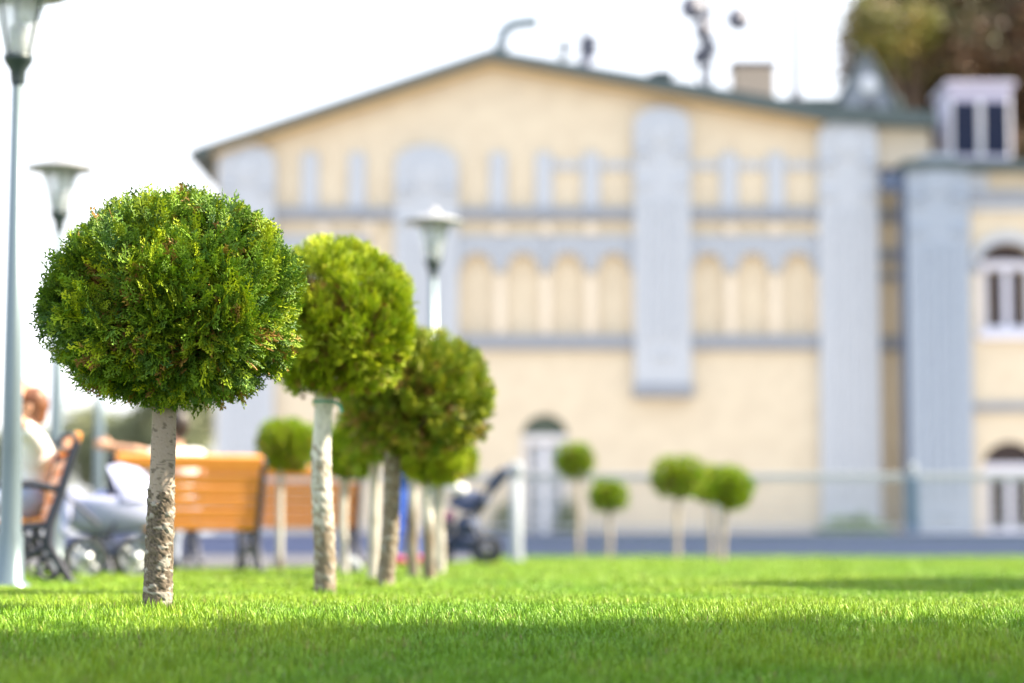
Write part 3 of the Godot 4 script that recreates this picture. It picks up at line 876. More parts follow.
func roof_gear() -> void:
	# everything stands on the roof planes of the gabled building, a few metres behind the gable
	var gz := -61.6
	var st: SurfaceTool
	var t := thing("vent_pipe", "bent grey metal vent pipe on the ridge of the cream building", "vent pipe", Vector3(-0.28, 12.3, gz))
	st = mb()
	tube(st, [Vector3(0, -0.2, 0), Vector3(0, 0.75, 0), Vector3(0.06, 1.0, 0), Vector3(0.22, 1.18, 0), Vector3(0.5, 1.24, 0), Vector3(0.98, 1.28, 0)], 0.17, 12)
	build(st, "pipe", M.pole_paint, t)
	st = mb(); box(st, Vector3(0.1, 0.05, 0), Vector3(1.1, 0.22, 0.6), 0.03); build(st, "base", M.roof_metal, t)
	st = mb(); lathe(st, [[0.17, 0.0], [0.21, 0.02], [0.21, 0.1], [0.17, 0.12]], 14, Transform3D(Basis.IDENTITY, Vector3(0, 0.6, 0))); build(st, "collar", M.steel, t)

	t = thing("antenna_pair", "two box antennas on a short mast right of the bent vent pipe", "antenna", Vector3(1.78, 11.95, gz))
	st = mb(); tube(st, [Vector3(0, -0.2, 0), Vector3(0, 2.6, 0)], 0.055, 8); build(st, "mast", M.dark_steel, t)
	st = mb(); box(st, Vector3(0.22, 0.98, 0.05), Vector3(0.42, 0.60, 0.2), 0.03); build(st, "antenna_box", M.dark_steel, t)
	st = mb(); box(st, Vector3(-0.44, 0.92, 0.05), Vector3(0.24, 0.54, 0.2), 0.03); build(st, "antenna_box", M.pole_dark, t)
	st = mb(); tube(st, [Vector3(-0.44, 0.95, 0), Vector3(0.22, 0.95, 0)], 0.025, 6); build(st, "crossbar", M.dark_steel, t)
	st = mb(); box(st, Vector3(-0.1, 0.12, 0), Vector3(1.15, 0.30, 0.7), 0.05); build(st, "base", M.roof_metal, t)
	st = mb(); tube(st, [Vector3(0.18, 0.2, 0), Vector3(0.2, 0.8, 0)], 0.12, 8); build(st, "bracket", M.lilac_paint, t)

	t = thing("mushroom_vent", "small dark mushroom vent on the right slope of the roof", "vent", Vector3(3.86, 11.55, gz))
	st = mb(); tube(st, [Vector3(0, -0.2, 0), Vector3(0, 0.5, 0)], 0.09, 10); build(st, "pipe", M.dark_steel, t)
	st = mb(); lathe(st, [[0.02, 0.38], [0.22, 0.42], [0.34, 0.62], [0.34, 0.70], [0.0, 0.78]], 14); build(st, "cap", M.pole_dark, t)

	t = thing("dish_mast", "lattice mast with two drum dishes rising beside the roof vent", "antenna", Vector3(5.0, 11.5, gz))
	st = mb()
	for s in [-1.0, 1.0]:
		tube(st, [Vector3(s * 0.12, -0.3, 0), Vector3(s * 0.12, 3.2, 0)], 0.075, 6)
	for k in 11:
		var y := k * 0.3
		tube(st, [Vector3(-0.12, y, 0), Vector3(0.12, y + 0.3, 0)], 0.025, 5)
	build(st, "mast", M.dark_steel, t)
	for e in [[-0.34, 2.40, 0.34], [0.84, 2.10, 0.32], [-0.06, 1.80, 0.26], [-0.16, 1.10, 0.22], [0.14, 1.35, 0.18]]:
		st = mb(); lathe(st, [[0.0, 0.16], [e[2], 0.16], [e[2], -0.05], [e[2] * 0.4, -0.16], [0.0, -0.16]], 16, Transform3D(Basis(Vector3.RIGHT, PI / 2 - 0.25), Vector3(e[0], e[1], 0.12)))
		var dd := build(st, "dish", M.dark_steel, t)
		st = mb(); tube(st, [Vector3(0, e[1], 0), Vector3(e[0], e[1], 0.0)], 0.02, 6); build(st, "arm", M.dark_steel, dd)
	for s in [-0.85, 0.75]:
		st = mb(); tube(st, [Vector3(0, 1.7, 0), Vector3(s, -0.3, 0.3)], 0.010, 5); build(st, "stay", M.dark_steel, t)

	t = thing("whip_mast", "tall thin grey mast standing right of the chimney", "mast", Vector3(7.32, 11.1, gz))
	st = mb(); tube(st, [Vector3(0, -0.3, 0), Vector3(0.02, 3.6, 0)], [0.12, 0.10], 8); build(st, "pole", M.dark_steel, t)
	st = mb(); tube(st, [Vector3(0.03, 0.9, 0), Vector3(-0.42, -0.2, 0.1)], 0.02, 6); build(st, "stay", M.dark_steel, t)
	st = mb(); tube(st, [Vector3(0.03, 0.9, 0), Vector3(0.45, -0.2, 0.1)], 0.02, 6); build(st, "stay", M.dark_steel, t)

	t = thing("roof_lantern", "small pale gabled roof lantern beside the tall autumn tree", "roof lantern", Vector3(9.1, 10.95, gz))
	st = mb()
	extrude(st, PackedVector2Array([Vector2(-0.72, -0.1), Vector2(0.72, -0.1), Vector2(0.62, 0.55), Vector2(0.0, 1.75), Vector2(-0.62, 0.55)]), -0.6, 0.3)
	build(st, "body", M.grey_trim, t)
	st = mb(); lathe(st, [[0.0, 0.06], [0.22, 0.06], [0.25, 0.0]], 18, Transform3D(Basis(Vector3.RIGHT, PI / 2), Vector3(0.08, 0.92, 0.3))); build(st, "round_window", M.white_paint, t)
	st = mb(); box(st, Vector3(0.08, 0.35, 0.31), Vector3(0.36, 0.36, 0.05), 0.01); build(st, "hatch", M.dark_glass, t)
	st = mb()
	for s in [-1.0, 1.0]:
		var a := Vector2(0.0, 1.80); var b := Vector2(s * 0.80, 0.40)
		box(st, Vector3.ZERO, Vector3((b - a).length(), 0.09, 1.1), 0.01, Transform3D(Basis(Vector3.BACK, (b - a).angle()), Vector3((a.x + b.x) / 2, (a.y + b.y) / 2, -0.12)))
	build(st, "roof", M.roof_metal, t)

func fence() -> void:
	var wl := thing("low_wall", "long low grey-blue kerb wall at the far edge of the lawn", "wall", Vector3(0, 0, -37))
	var st := mb(); box(st, Vector3(3.0, 0.13, 0), Vector3(24.0, 0.36, 0.30), 0.02); build(st, "wall_body", M.wall_blue, wl)
	st = mb(); box(st, Vector3(3.0, 0.325, 0), Vector3(24.0, 0.03, 0.36), 0.01); build(st, "coping", M.wall_blue, wl)
	var F := thing("railing", "thin grey railing with blue posts standing on the low wall", "fence", Vector3(0, 0.34, -37))
	var xs := [-5.98, -2.96, 0.06, 3.07, 6.12, 9.15, 12.2]
	for x in xs:
		st = mb(); box(st, Vector3(x, 0.43, 0), Vector3(0.20 if x > 5.0 and x < 7.0 else 0.13, 0.86, 0.13), 0.015)
		var p := build(st, "post", M.post_blue, F)
		st = mb(); lathe(st, [[0.04, 0.86], [0.05, 0.90], [0.065, 0.95], [0.068, 1.00], [0.05, 1.05], [0.0, 1.07]], 14, Transform3D(Basis.IDENTITY, Vector3(x, 0, 0)))
		build(st, "finial", M.concrete, p)
	for i in xs.size() - 1:
		var a: float = xs[i] + 0.10; var b: float = xs[i + 1] - 0.10
		st = mb(); box(st, Vector3((a + b) / 2, 0.86, 0), Vector3(b - a, 0.11, 0.06), 0.01); build(st, "top_rail", M.rail_paint, F)
		st = mb(); box(st, Vector3((a + b) / 2, 0.10, 0), Vector3(b - a, 0.04, 0.04), 0.008); build(st, "bottom_rail", M.rail_paint, F)
		st = mb()
		var n := int((b - a) / 0.06)
		for k in n:
			var x := lerpf(a, b, (k + 0.5) / n)
			box(st, Vector3(x, 0.47, 0), Vector3(0.007, 0.70, 0.007))
		for k in 5:
			box(st, Vector3((a + b) / 2, 0.2 + k * 0.14, 0.009), Vector3(b - a, 0.006, 0.006))
		build(st, "wire_panel", M.rail_paint, F).set_meta("kind", "stuff")
	var B := thing("bollard", "round-topped pale grey concrete post in front of the railing", "post", Vector3(0.05, 0, -30.5))
	st = mb(); lathe(st, [[0.10, -0.05], [0.09, 0.02], [0.078, 0.08], [0.070, 1.0], [0.0, 1.0]], 18); build(st, "shaft", M.concrete, B)
	st = mb(); lathe(st, [[0.06, 1.0], [0.065, 1.04], [0.085, 1.08], [0.092, 1.14], [0.075, 1.20], [0.04, 1.23], [0.0, 1.24]], 18); build(st, "cap", M.concrete, B)

func background_plants() -> void:
	shrub("rounded green shrub against the wall beside the right grey-blue pilaster", Vector3(8.15, 0, -57.6), Vector3(1.05, 0.78, 0.6), 1300, Color(0.06, 0.13, 0.035), 1)
	shrub("narrow green shrub left of the arched white door", Vector3(-0.15, 0, -58.6), Vector3(0.42, 1.15, 0.4), 500, Color(0.07, 0.10, 0.035), 2)
	shrub("narrow green shrub right of the arched white door", Vector3(1.35, 0, -58.6), Vector3(0.34, 1.2, 0.4), 450, Color(0.07, 0.11, 0.035), 3)
	# autumn tree behind the wing
	broad_tree("tall_tree", "huge brown and olive autumn tree rising behind the right roof", Vector3(16.5, 0, -84), 15.5, Vector3(5.6, 5.6, 4.5), 9000, [Color(0.13, 0.070, 0.036), Color(0.10, 0.060, 0.036), Color(0.16, 0.085, 0.040), Color(0.09, 0.085, 0.028)], 2.2, 1, "", 22, 0.75)
	broad_tree("tall_tree", "yellow-green branch crown at the left side of the brown tree", Vector3(12.9, 0, -80), 17.0, Vector3(1.9, 1.5, 1.4), 420, [Color(0.22, 0.23, 0.04), Color(0.28, 0.21, 0.04), Color(0.15, 0.12, 0.04)], 1.6, 2, "", 12, 0.4)
	# soft green trees far off beyond the benches
	var far := [[-26.0, -150.0, 6.0, 3.6], [-20.5, -145.0, 6.4, 3.4], [-30.5, -152.0, 4.6, 3.2], [-35.0, -160.0, 4.2, 3.2]]
	var lab := ["pale olive distant tree right of the distant row, behind the benches", "pale olive distant tree nearest the building's left corner", "low pale green distant tree between the two lamp posts", "low pale green distant tree at the left edge of the frame"]
	for i in far.size():
		var f: Array = far[i]
		broad_tree("distant_tree", lab[i], Vector3(f[0], 0, f[1]), f[2], Vector3(f[3], f[2] * 0.55, f[3]), 1600, [Color(0.22, 0.25, 0.12), Color(0.27, 0.28, 0.15)], 2.2, 10 + i, "distant trees beyond the benches")
	# trees that stand outside the frame to the right and shade the near grass
	broad_tree("shade_tree", "big leafy tree outside the right edge that shades the near grass", Vector3(5.6, -0.4, -5.6), 6.3, Vector3(3.4, 2.9, 4.0), 5200, [Color(0.05, 0.10, 0.02), Color(0.07, 0.12, 0.03)], 1.9, 30, "", 20, 0.8)
	broad_tree("shade_tree", "smaller leafy tree outside the right edge that shades the middle of the lawn", Vector3(9.3, 0, -15.4), 5.0, Vector3(2.0, 2.1, 2.9), 2600, [Color(0.05, 0.10, 0.02), Color(0.07, 0.12, 0.03)], 1.6, 31, "", 14, 0.7)
# ---------------------------------------------------------------- street furniture
func lamp_post(label: String, at: Vector3, h: float, lean := 0.0) -> void:
	var t := thing("lamp_post", label, "street lamp", at, 0.0, "park lamp posts")
	var st := mb()
	lathe(st, [[0.12, -0.03], [0.12, 0.03], [0.085, 0.05], [0.078, 0.30], [0.065, 0.34], [0.060, 0.8], [0.034, h - 0.56], [0.0, h - 0.56]], 20)
	build(st, "pole", M.pole_paint, t)
	st = mb()
	lathe(st, [[0.040, h - 0.58], [0.045, h - 0.55], [0.048, h - 0.50], [0.080, h - 0.45], [0.088, h - 0.43], [0.088, h - 0.41], [0.0, h - 0.405]], 20)
	build(st, "cup", M.pole_dark, t)
	st = mb()
	lathe(st, [[0.082, h - 0.405], [0.105, h - 0.30], [0.165, h - 0.05], [0.160, h - 0.05], [0.10, h - 0.30], [0.078, h - 0.405]], 24)
	build(st, "glass", M.clear_glass, t)
	st = mb()
	lathe(st, [[0.0, h - 0.404], [0.055, h - 0.40], [0.055, h - 0.24], [0.03, h - 0.22], [0.03, h - 0.08], [0.0, h - 0.08]], 16)
	var bd := build(st, "lamp_holder", M.lamp_cap, t)
	st = mb()
	lathe(st, [[0.0, h - 0.225], [0.045, h - 0.20], [0.050, h - 0.12], [0.03, h - 0.07], [0.0, h - 0.066]], 14, Transform3D(Basis.IDENTITY, Vector3(0.055, 0, 0.03)))
	build(st, "bulb", M.lamp_white, bd)
	st = mb()
	for k in 4:
		var a := TAU * k / 4 + 0.5
		var d := Vector3(cos(a), 0, sin(a))
		tube(st, [d * 0.086 + Vector3(0, h - 0.42, 0), d * 0.172 + Vector3(0, h - 0.04, 0)], 0.006, 6)
	build(st, "stays", M.pole_dark, t)
	st = mb()
	lathe(st, [[0.0, h - 0.048], [0.29, h - 0.048], [0.30, h - 0.036], [0.29, h - 0.022], [0.16, h + 0.02], [0.07, h + 0.05], [0.055, h + 0.08], [0.03, h + 0.11], [0.0, h + 0.115]], 30)
	build(st, "cap", M.lamp_cap, t)

func lamps() -> void:
	lamp_post("nearest lamp post, cut by the left edge of the frame", Vector3(-2.90, -0.03, -14.0), 3.53)
	lamp_post("lamp post with its whole lantern showing, left of the biggest clipped tree", Vector3(-3.89, -0.03, -20.6), 3.50)
	lamp_post("lamp post whose lantern shows above the third clipped tree", Vector3(-0.77, -0.03, -23.5), 3.42)
	lamp_post("lamp post with its lantern hidden behind the biggest clipped tree", Vector3(-4.70, 0, -27.5), 3.45)

func bench(label: String, right_end: Vector3, facing: float, length := 1.7) -> void:
	# local axes: +z is the way a sitter faces, x runs along the bench; the node stands at one end's foot
	var t := thing("park_bench", label, "bench", right_end, facing, "park benches with orange slats")
	var L := length
	var st: SurfaceTool
	var bn := Vector3(0, 0.95, -0.27).normalized()      # direction up the reclined back
	for i in 6:
		st = mb()
		var s := 0.0 if i < 5 else 0.045
		var y := 0.03 + i * 0.098 + s + (0.012 if i == 5 else 0.0)
		var c := Vector3(L / 2, 0.36, -0.20) + bn * (y + 0.03)
		var hgt := 0.086 if i < 5 else 0.115
		box(st, Vector3.ZERO, Vector3(L - 0.10, hgt, 0.034 if i < 5 else 0.05), 0.010, Transform3D(Basis(Vector3.RIGHT, -0.276), c))
		build(st, "back_slat", M.wood, t)
	for i in 5:
		st = mb()
		box(st, Vector3.ZERO, Vector3(L - 0.10, 0.034, 0.082), 0.010, Transform3D(Basis(Vector3.RIGHT, 0.05), Vector3(L / 2, 0.425 - i * 0.003 + (0.008 if i == 4 else 0.0), -0.12 + i * 0.094)))
		build(st, "seat_slat", M.wood, t)
	for x in [0.03, L - 0.03]:
		st = mb()
		var P := func(y: float, z: float) -> Vector3: return Vector3(x, y, z)
		# back leg sweeping up into the back support, scroll at its head
		tube(st, [P.call(0.0, -0.36), P.call(0.10, -0.30), P.call(0.26, -0.20), P.call(0.40, -0.20), P.call(0.60, -0.27), P.call(0.82, -0.33), P.call(0.93, -0.37)], [0.030, 0.028, 0.032, 0.036, 0.032, 0.030, 0.026], 8)
		tube(st, [P.call(0.0, 0.34), P.call(0.12, 0.27), P.call(0.28, 0.26), P.call(0.40, 0.31)], [0.030, 0.026, 0.030, 0.030], 8)
		tube(st, [P.call(0.395, -0.20), P.call(0.375, 0.05), P.call(0.395, 0.31)], 0.026, 8)
		tube(st, [P.call(0.26, -0.20), P.call(0.18, 0.0), P.call(0.26, 0.26)], 0.020, 8)
		tube(st, [P.call(0.0, -0.44), P.call(0.02, -0.36), P.call(0.02, -0.28)], 0.032, 8)
		tube(st, [P.call(0.0, 0.26), P.call(0.02, 0.34), P.call(0.0, 0.42)], 0.032, 8)
		var fr := build(st, "side_frame", M.iron, t)
		for q in [[0.93, -0.315, 0.055], [0.30, 0.02, 0.075], [0.12, -0.20, 0.07], [0.12, 0.17, 0.06], [0.28, -0.12, 0.05]]:
			st = mb(); ring_tube(st, P.call(q[0], q[1]), Vector3.UP, Vector3.BACK, q[2], 0.016, 16); build(st, "scroll", M.iron, fr)
		st = mb()
		tube(st, [P.call(0.62, -0.28), P.call(0.66, -0.10), P.call(0.66, 0.16), P.call(0.62, 0.28), P.call(0.52, 0.31), P.call(0.40, 0.30)], [0.022, 0.026, 0.028, 0.026, 0.022, 0.024], 8)
		build(st, "armrest", M.iron, t)

func benches() -> void:
	# facing is the turn about y of the sitter's forward (+z)
	bench("orange slatted bench with its back to us, right behind the biggest tree's trunk", Vector3(-2.20, -0.045, -20.6), deg_to_rad(180 + 24), 1.35)
	bench("orange slatted bench seen between the first two trees' trunks, farther than the other", Vector3(-1.66, 0, -25.4), deg_to_rad(180 + 20), 1.75)
	bench("bench seen end-on between the two lamp posts at the left edge", Vector3(-3.56, -0.045, -17.1), deg_to_rad(284), 1.6)

# ---------------------------------------------------------------- people
func limb3(a: Vector3, b: Vector3, ra: float, rb: float) -> Array:
	return [a, b, ra, rb]

func hand_bones(w: Vector3, d: Vector3, side: Vector3, curl: float) -> Array:
	# palm, four fingers and a thumb from the wrist along d; side points to the thumb
	var out := []
	d = d.normalized(); side = (side - d * side.dot(d)).normalized()
	var nn := d.cross(side)
	var palm := w + d * 0.085
	out.append([w, palm, 0.024, 0.030])
	out.append([w + side * 0.015, palm + side * 0.022, 0.020, 0.020])
	out.append([w - side * 0.015, palm - side * 0.022, 0.020, 0.018])
	var lens := [0.070, 0.078, 0.072, 0.056]
	for i in 4:
		var o := palm + side * (0.033 - 0.022 * i)
		var k: Vector3 = o + (d * cos(curl) + nn * sin(curl)) * lens[i] * 0.5
		out.append([o, k, 0.010, 0.009])
		out.append([k, k + (d * cos(curl * 2.2) + nn * sin(curl * 2.2)) * lens[i] * 0.5, 0.009, 0.008])
	var tb := w + d * 0.025 + side * 0.025
	var tk := tb + (d * 0.6 + side * 0.8) * 0.04
	out.append([tb, tk, 0.013, 0.011]); out.append([tk, tk + (d * 0.9 + side * 0.3) * 0.03, 0.011, 0.009])
	return out

# J: joints in metres in the person's own frame, facing +z, node at the ground under the hips
func person(label: String, at: Vector3, turn: float, J: Dictionary, C: Dictionary) -> void:
	var t := thing("person", label, "person", at, turn, "people around the benches")
	var hd: Vector3 = J.head; var nk: Vector3 = J.neck; var ch: Vector3 = J.chest; var hp: Vector3 = J.hip
	var body := []
	var fwd: Vector3 = J.get("look", Vector3(0, 0, 1))
	fwd = fwd.normalized()
	var rt := Vector3.UP.cross(fwd).normalized()
	var torso := []
	var sx := Vector3(1, 0, 0)
	torso.append([hp - sx * 0.08, hp + sx * 0.08, 0.115, 0.115])
	torso.append([hp, hp.lerp(ch, 0.5), 0.115, 0.11])
	torso.append([hp.lerp(ch, 0.5), ch, 0.115, 0.125])
	torso.append([J.sl.lerp(ch, 0.3), J.sr.lerp(ch, 0.3), 0.085, 0.085])
	torso.append([ch - sx * 0.07, ch + sx * 0.07, 0.10, 0.10])
	body.append_array(torso)
	body.append([ch.lerp(nk, 0.6), hd - Vector3(0, 0.07, 0), 0.055, 0.050])
	var arms := []; var legs := []
	for s in ["l", "r"]:
		arms.append([J["s" + s], J["e" + s], 0.050, 0.038])
		arms.append([J["e" + s], J["w" + s], 0.038, 0.027])
		legs.append([hp + sx * (0.085 if s == "l" else -0.085), J["k" + s], 0.085, 0.055])
		legs.append([J["k" + s], J["k" + s].lerp(J["a" + s], 0.35), 0.055, 0.054])
		legs.append([J["k" + s].lerp(J["a" + s], 0.35), J["a" + s], 0.054, 0.038])
	body.append_array(arms); body.append_array(legs)
	var st := mb()
	blob(st, body, 0.020, 0.03)
	# head with a face, on its own finer grid
	var hb := []
	hb.append([hd + Vector3(0, 0.035, 0) - fwd * 0.018, hd + Vector3(0, 0.03, 0) + fwd * 0.022, 0.082, 0.074])
	hb.append([hd + Vector3(0, -0.02, 0) + fwd * 0.03, hd + Vector3(0, -0.085, 0) + fwd * 0.045, 0.062, 0.034])
	hb.append([hd + Vector3(0, 0.012, 0) + fwd * 0.088, hd + Vector3(0, -0.022, 0) + fwd * 0.108, 0.010, 0.014])
	for s in [-1.0, 1.0]:
		hb.append([hd + rt * s * 0.078 + Vector3(0, 0.012, 0), hd + rt * s * 0.082 + Vector3(0, -0.02, 0), 0.013, 0.010])
		hb.append([hd + rt * s * 0.034 + Vector3(0, 0.030, 0) + fwd * 0.082, hd + rt * s * 0.018 + Vector3(0, 0.032, 0) + fwd * 0.088, 0.010, 0.010])
	hb.append([hd - rt * 0.022 + Vector3(0, -0.050, 0) + fwd * 0.083, hd + rt * 0.022 + Vector3(0, -0.050, 0) + fwd * 0.083, 0.009, 0.009])
	blob(st, hb, 0.009, 0.012)
	for s in ["l", "r"]:
		var w: Vector3 = J["w" + s]
		var d: Vector3 = J.get("h" + s, w - J["e" + s])
		blob(st, hand_bones(w - d.normalized() * 0.01, d, J.get("t" + s, Vector3(0, 1, 0.2)), J.get("curl", 0.35)), 0.007, 0.008)
	build(st, "body", M.skin, t)
	st = mb()
	for s in [-1.0, 1.0]:
		var c: Vector3 = hd + rt * s * 0.030 + Vector3(0, 0.014, 0) + fwd * 0.088
		lathe(st, [[0.0, -0.010], [0.008, -0.006], [0.010, 0.0], [0.008, 0.006], [0.0, 0.010]], 10, Transform3D(Basis.IDENTITY, c))
	build(st, "eyes", M.hair_dark, t)
	# hair
	st = mb()
	var hr := [[hd + Vector3(0, 0.055, 0) - fwd * 0.030, hd + Vector3(0, 0.06, 0) + fwd * 0.012, 0.090, 0.080], [hd + Vector3(0, 0.0, 0) - fwd * 0.045, hd + Vector3(0, -0.05, 0) - fwd * 0.05, 0.080, 0.060]]
	if C.get("long", false):
		hr.append([hd + Vector3(0, -0.05, 0) - fwd * 0.06, hd + Vector3(0, -0.24, 0) - fwd * 0.08, 0.070, 0.045])
	blob(st, hr, 0.012, 0.03)
	build(st, "hair", C.hair, t)
	# clothes: the same bones, a little fuller
	st = mb()
	var top := torso.duplicate()
	for i in range(0, arms.size(), 2):
		var a: Array = arms[i]
		top.append([a[0], (a[0] as Vector3).lerp(a[1], C.get("sleeve", 0.55)), 0.056, 0.054])
		if C.get("sleeve", 0.55) >= 1.0:
			var a2: Array = arms[i + 1]
			top.append([a2[0], (a2[0] as Vector3).lerp(a2[1], 0.9), 0.048, 0.040])
	blob(st, top, 0.018, 0.03, 0.012)
	build(st, "shirt", C.top, t)
	st = mb()
	var lg := [[hp - sx * 0.08, hp + sx * 0.08, 0.128, 0.128]]
	for i in legs.size():
		var a: Array = legs[i]
		var e: Vector3 = a[1]
		if i % 3 == 2: e = (a[0] as Vector3).lerp(a[1], 0.92)
		lg.append([a[0], e, a[2], a[3] + 0.006])
	blob(st, lg, 0.018, 0.03, 0.016)
	build(st, "trousers", C.legs, t)
	for s in ["l", "r"]:
		st = mb()
		var a: Vector3 = J["a" + s]; var f: Vector3 = J.get("f" + s, Vector3(0, 0, 1))
		blob(st, [[a + Vector3(0, -0.015, 0) - f * 0.02, a + Vector3(0, -0.045, 0) + f * 0.05, 0.045, 0.042], [a + Vector3(0, -0.045, 0) + f * 0.04, a + Vector3(0, -0.055, 0) + f * 0.155, 0.042, 0.033], [a + Vector3(0, -0.05, 0) - f * 0.03, a + Vector3(0, -0.055, 0) + f * 0.10, 0.036, 0.036]], 0.012, 0.02)
		build(st, "shoe", C.shoe, t)

func people() -> void:
	# sitter on the end-on bench, arms lifted to the head
	var J := {"head": Vector3(0, 1.17, -0.10), "neck": Vector3(0, 1.01, -0.13), "chest": Vector3(0, 0.85, -0.13), "hip": Vector3(0, 0.55, -0.06),
		"sl": Vector3(0.18, 0.95, -0.13), "sr": Vector3(-0.18, 0.95, -0.13), "el": Vector3(0.33, 1.12, 0.02), "er": Vector3(-0.35, 1.10, -0.10),
		"wl": Vector3(0.13, 1.24, -0.02), "wr": Vector3(-0.15, 1.26, -0.10), "kl": Vector3(0.12, 0.53, 0.38), "kr": Vector3(-0.12, 0.53, 0.38),
		"al": Vector3(0.12, 0.09, 0.42), "ar": Vector3(-0.12, 0.09, 0.36)}
	person("person in white top on the end-on bench with arms lifted to the head", Vector3(-3.29, -0.045, -15.95), deg_to_rad(283), J, {"hair": M.hair_auburn, "top": M.shirt_white, "legs": M.jeans_pale, "shoe": M.shoe_dark, "long": false, "sleeve": 0.35})
	# sitter behind the trunk, one arm stretched out to the left towards the pram
	J = {"head": Vector3(0, 1.24, -0.08), "neck": Vector3(0, 1.08, -0.11), "chest": Vector3(0, 0.90, -0.11), "hip": Vector3(0, 0.55, -0.05),
		"sl": Vector3(0.18, 1.00, -0.10), "sr": Vector3(-0.18, 1.00, -0.10), "el": Vector3(0.34, 1.04, -0.06), "er": Vector3(-0.26, 0.74, 0.02),
		"wl": Vector3(0.54, 1.08, 0.02), "wr": Vector3(-0.12, 0.64, 0.22), "kl": Vector3(0.12, 0.53, 0.38), "kr": Vector3(-0.11, 0.53, 0.38),
		"al": Vector3(0.13, 0.09, 0.40), "ar": Vector3(-0.13, 0.09, 0.44), "look": Vector3(0.5, -0.1, 0.86)}
	person("person in white shirt on the orange bench, one arm stretched along its back", Vector3(-2.86, -0.045, -20.40), deg_to_rad(180 + 24), J, {"hair": M.hair_dark, "top": M.shirt_white, "legs": M.jeans_pale, "shoe": M.shoe_dark, "sleeve": 0.12})
	# standing figure in blue trousers behind the clipped trees
	J = {"head": Vector3(0, 1.56, 0.02), "neck": Vector3(0, 1.41, 0), "chest": Vector3(0, 1.24, 0), "hip": Vector3(0, 0.90, 0),
		"sl": Vector3(0.18, 1.34, 0), "sr": Vector3(-0.18, 1.34, 0), "el": Vector3(0.24, 1.08, 0.04), "er": Vector3(-0.24, 1.08, 0.03),
		"wl": Vector3(0.22, 0.92, 0.20), "wr": Vector3(-0.22, 0.90, 0.18), "kl": Vector3(0.09, 0.50, 0.04), "kr": Vector3(-0.09, 0.50, -0.04),
		"al": Vector3(0.10, 0.09, 0.10), "ar": Vector3(-0.10, 0.09, -0.08)}
	person("person in pink top, blue trousers and red shoes standing behind the clipped trees", Vector3(-1.12, 0, -24.6), deg_to_rad(75), J, {"hair": M.hair_dark, "top": M.top_pink, "legs": M.trousers_blue, "shoe": M.shoe_red, "sleeve": 1.0})

func wheel(parent: Node, c: Vector3, r: float, axis: Vector3, hub: Material) -> void:
	var u := axis.cross(Vector3.UP).normalized(); var v := Vector3.UP
	var st := mb(); ring_tube(st, c, u, v, r - 0.018, 0.018, 24)
	var w := build(st, "wheel", M.rubber, parent)
	st = mb(); ring_tube(st, c, u, v, r - 0.042, 0.012, 24); build(st, "rim", hub, w)
	st = mb()
	for k in 8:
		var a := TAU * k / 8
		tube(st, [c, c + (u * cos(a) + v * sin(a)) * (r - 0.04)], 0.008, 5)
	build(st, "spokes", hub, w)
	st = mb(); lathe(st, [[0.0, -0.03], [0.05, -0.03], [0.055, 0.0], [0.05, 0.03], [0.0, 0.03]], 14, Transform3D(frame_of(axis), c)); build(st, "hub", hub, w)

func tub(st: SurfaceTool, c: Vector3, hx: float, hy: float, hz: float, y_cut: float) -> void:
	# hollow boat-shaped carrycot: lower part of an ellipsoid
	st.set_smooth_group(0)
	var prof := []
	for i in 11:
		var a := lerpf(-PI / 2, asin(y_cut), i / 10.0)
		prof.append([pow(cos(a), 0.7), sin(a)])
	for i in range(10, -1, -1):
		prof.append([prof[i][0] * 0.94, prof[i][1] * 0.94 + 0.04])
	lathe(st, prof, 24, Transform3D(Basis.from_scale(Vector3(hx, hy, hz)), c))

func hood(st: SurfaceTool, c: Vector3, rx: float, ry: float, rz: float, a0: float, a1: float) -> void:
	# folding hood: hoops swept about the z axis from angle a0 to a1, with a slight fall between the hoops
	st.set_smooth_group(0)
	var nu := 12; var nv := 16
	var P := func(i: int, j: int, k: float) -> Vector3:
		var a := lerpf(a0, a1, float(i) / nu)
		var b := PI * j / nv
		var sag := (1.0 - 0.05 * absf(sin(a * 6.0))) * k
		return c + Vector3(cos(a) * sin(b) * rx * sag, sin(a) * sin(b) * ry * sag, cos(b) * rz * sag)
	for i in nu:
		for j in nv:
			var mid: Vector3 = P.call(i, j, 1.0) - c
			quad(st, P.call(i, j, 1.0), P.call(i + 1, j, 1.0), P.call(i + 1, j + 1, 1.0), P.call(i, j + 1, 1.0), mid)
			quad(st, P.call(i, j, 0.96), P.call(i + 1, j, 0.96), P.call(i + 1, j + 1, 0.96), P.call(i, j + 1, 0.96), -mid)
	for j in nv:
		for i in [0, nu]:
			quad(st, P.call(i, j, 1.0), P.call(i, j + 1, 1.0), P.call(i, j + 1, 0.96), P.call(i, j, 0.96), Vector3.UP)

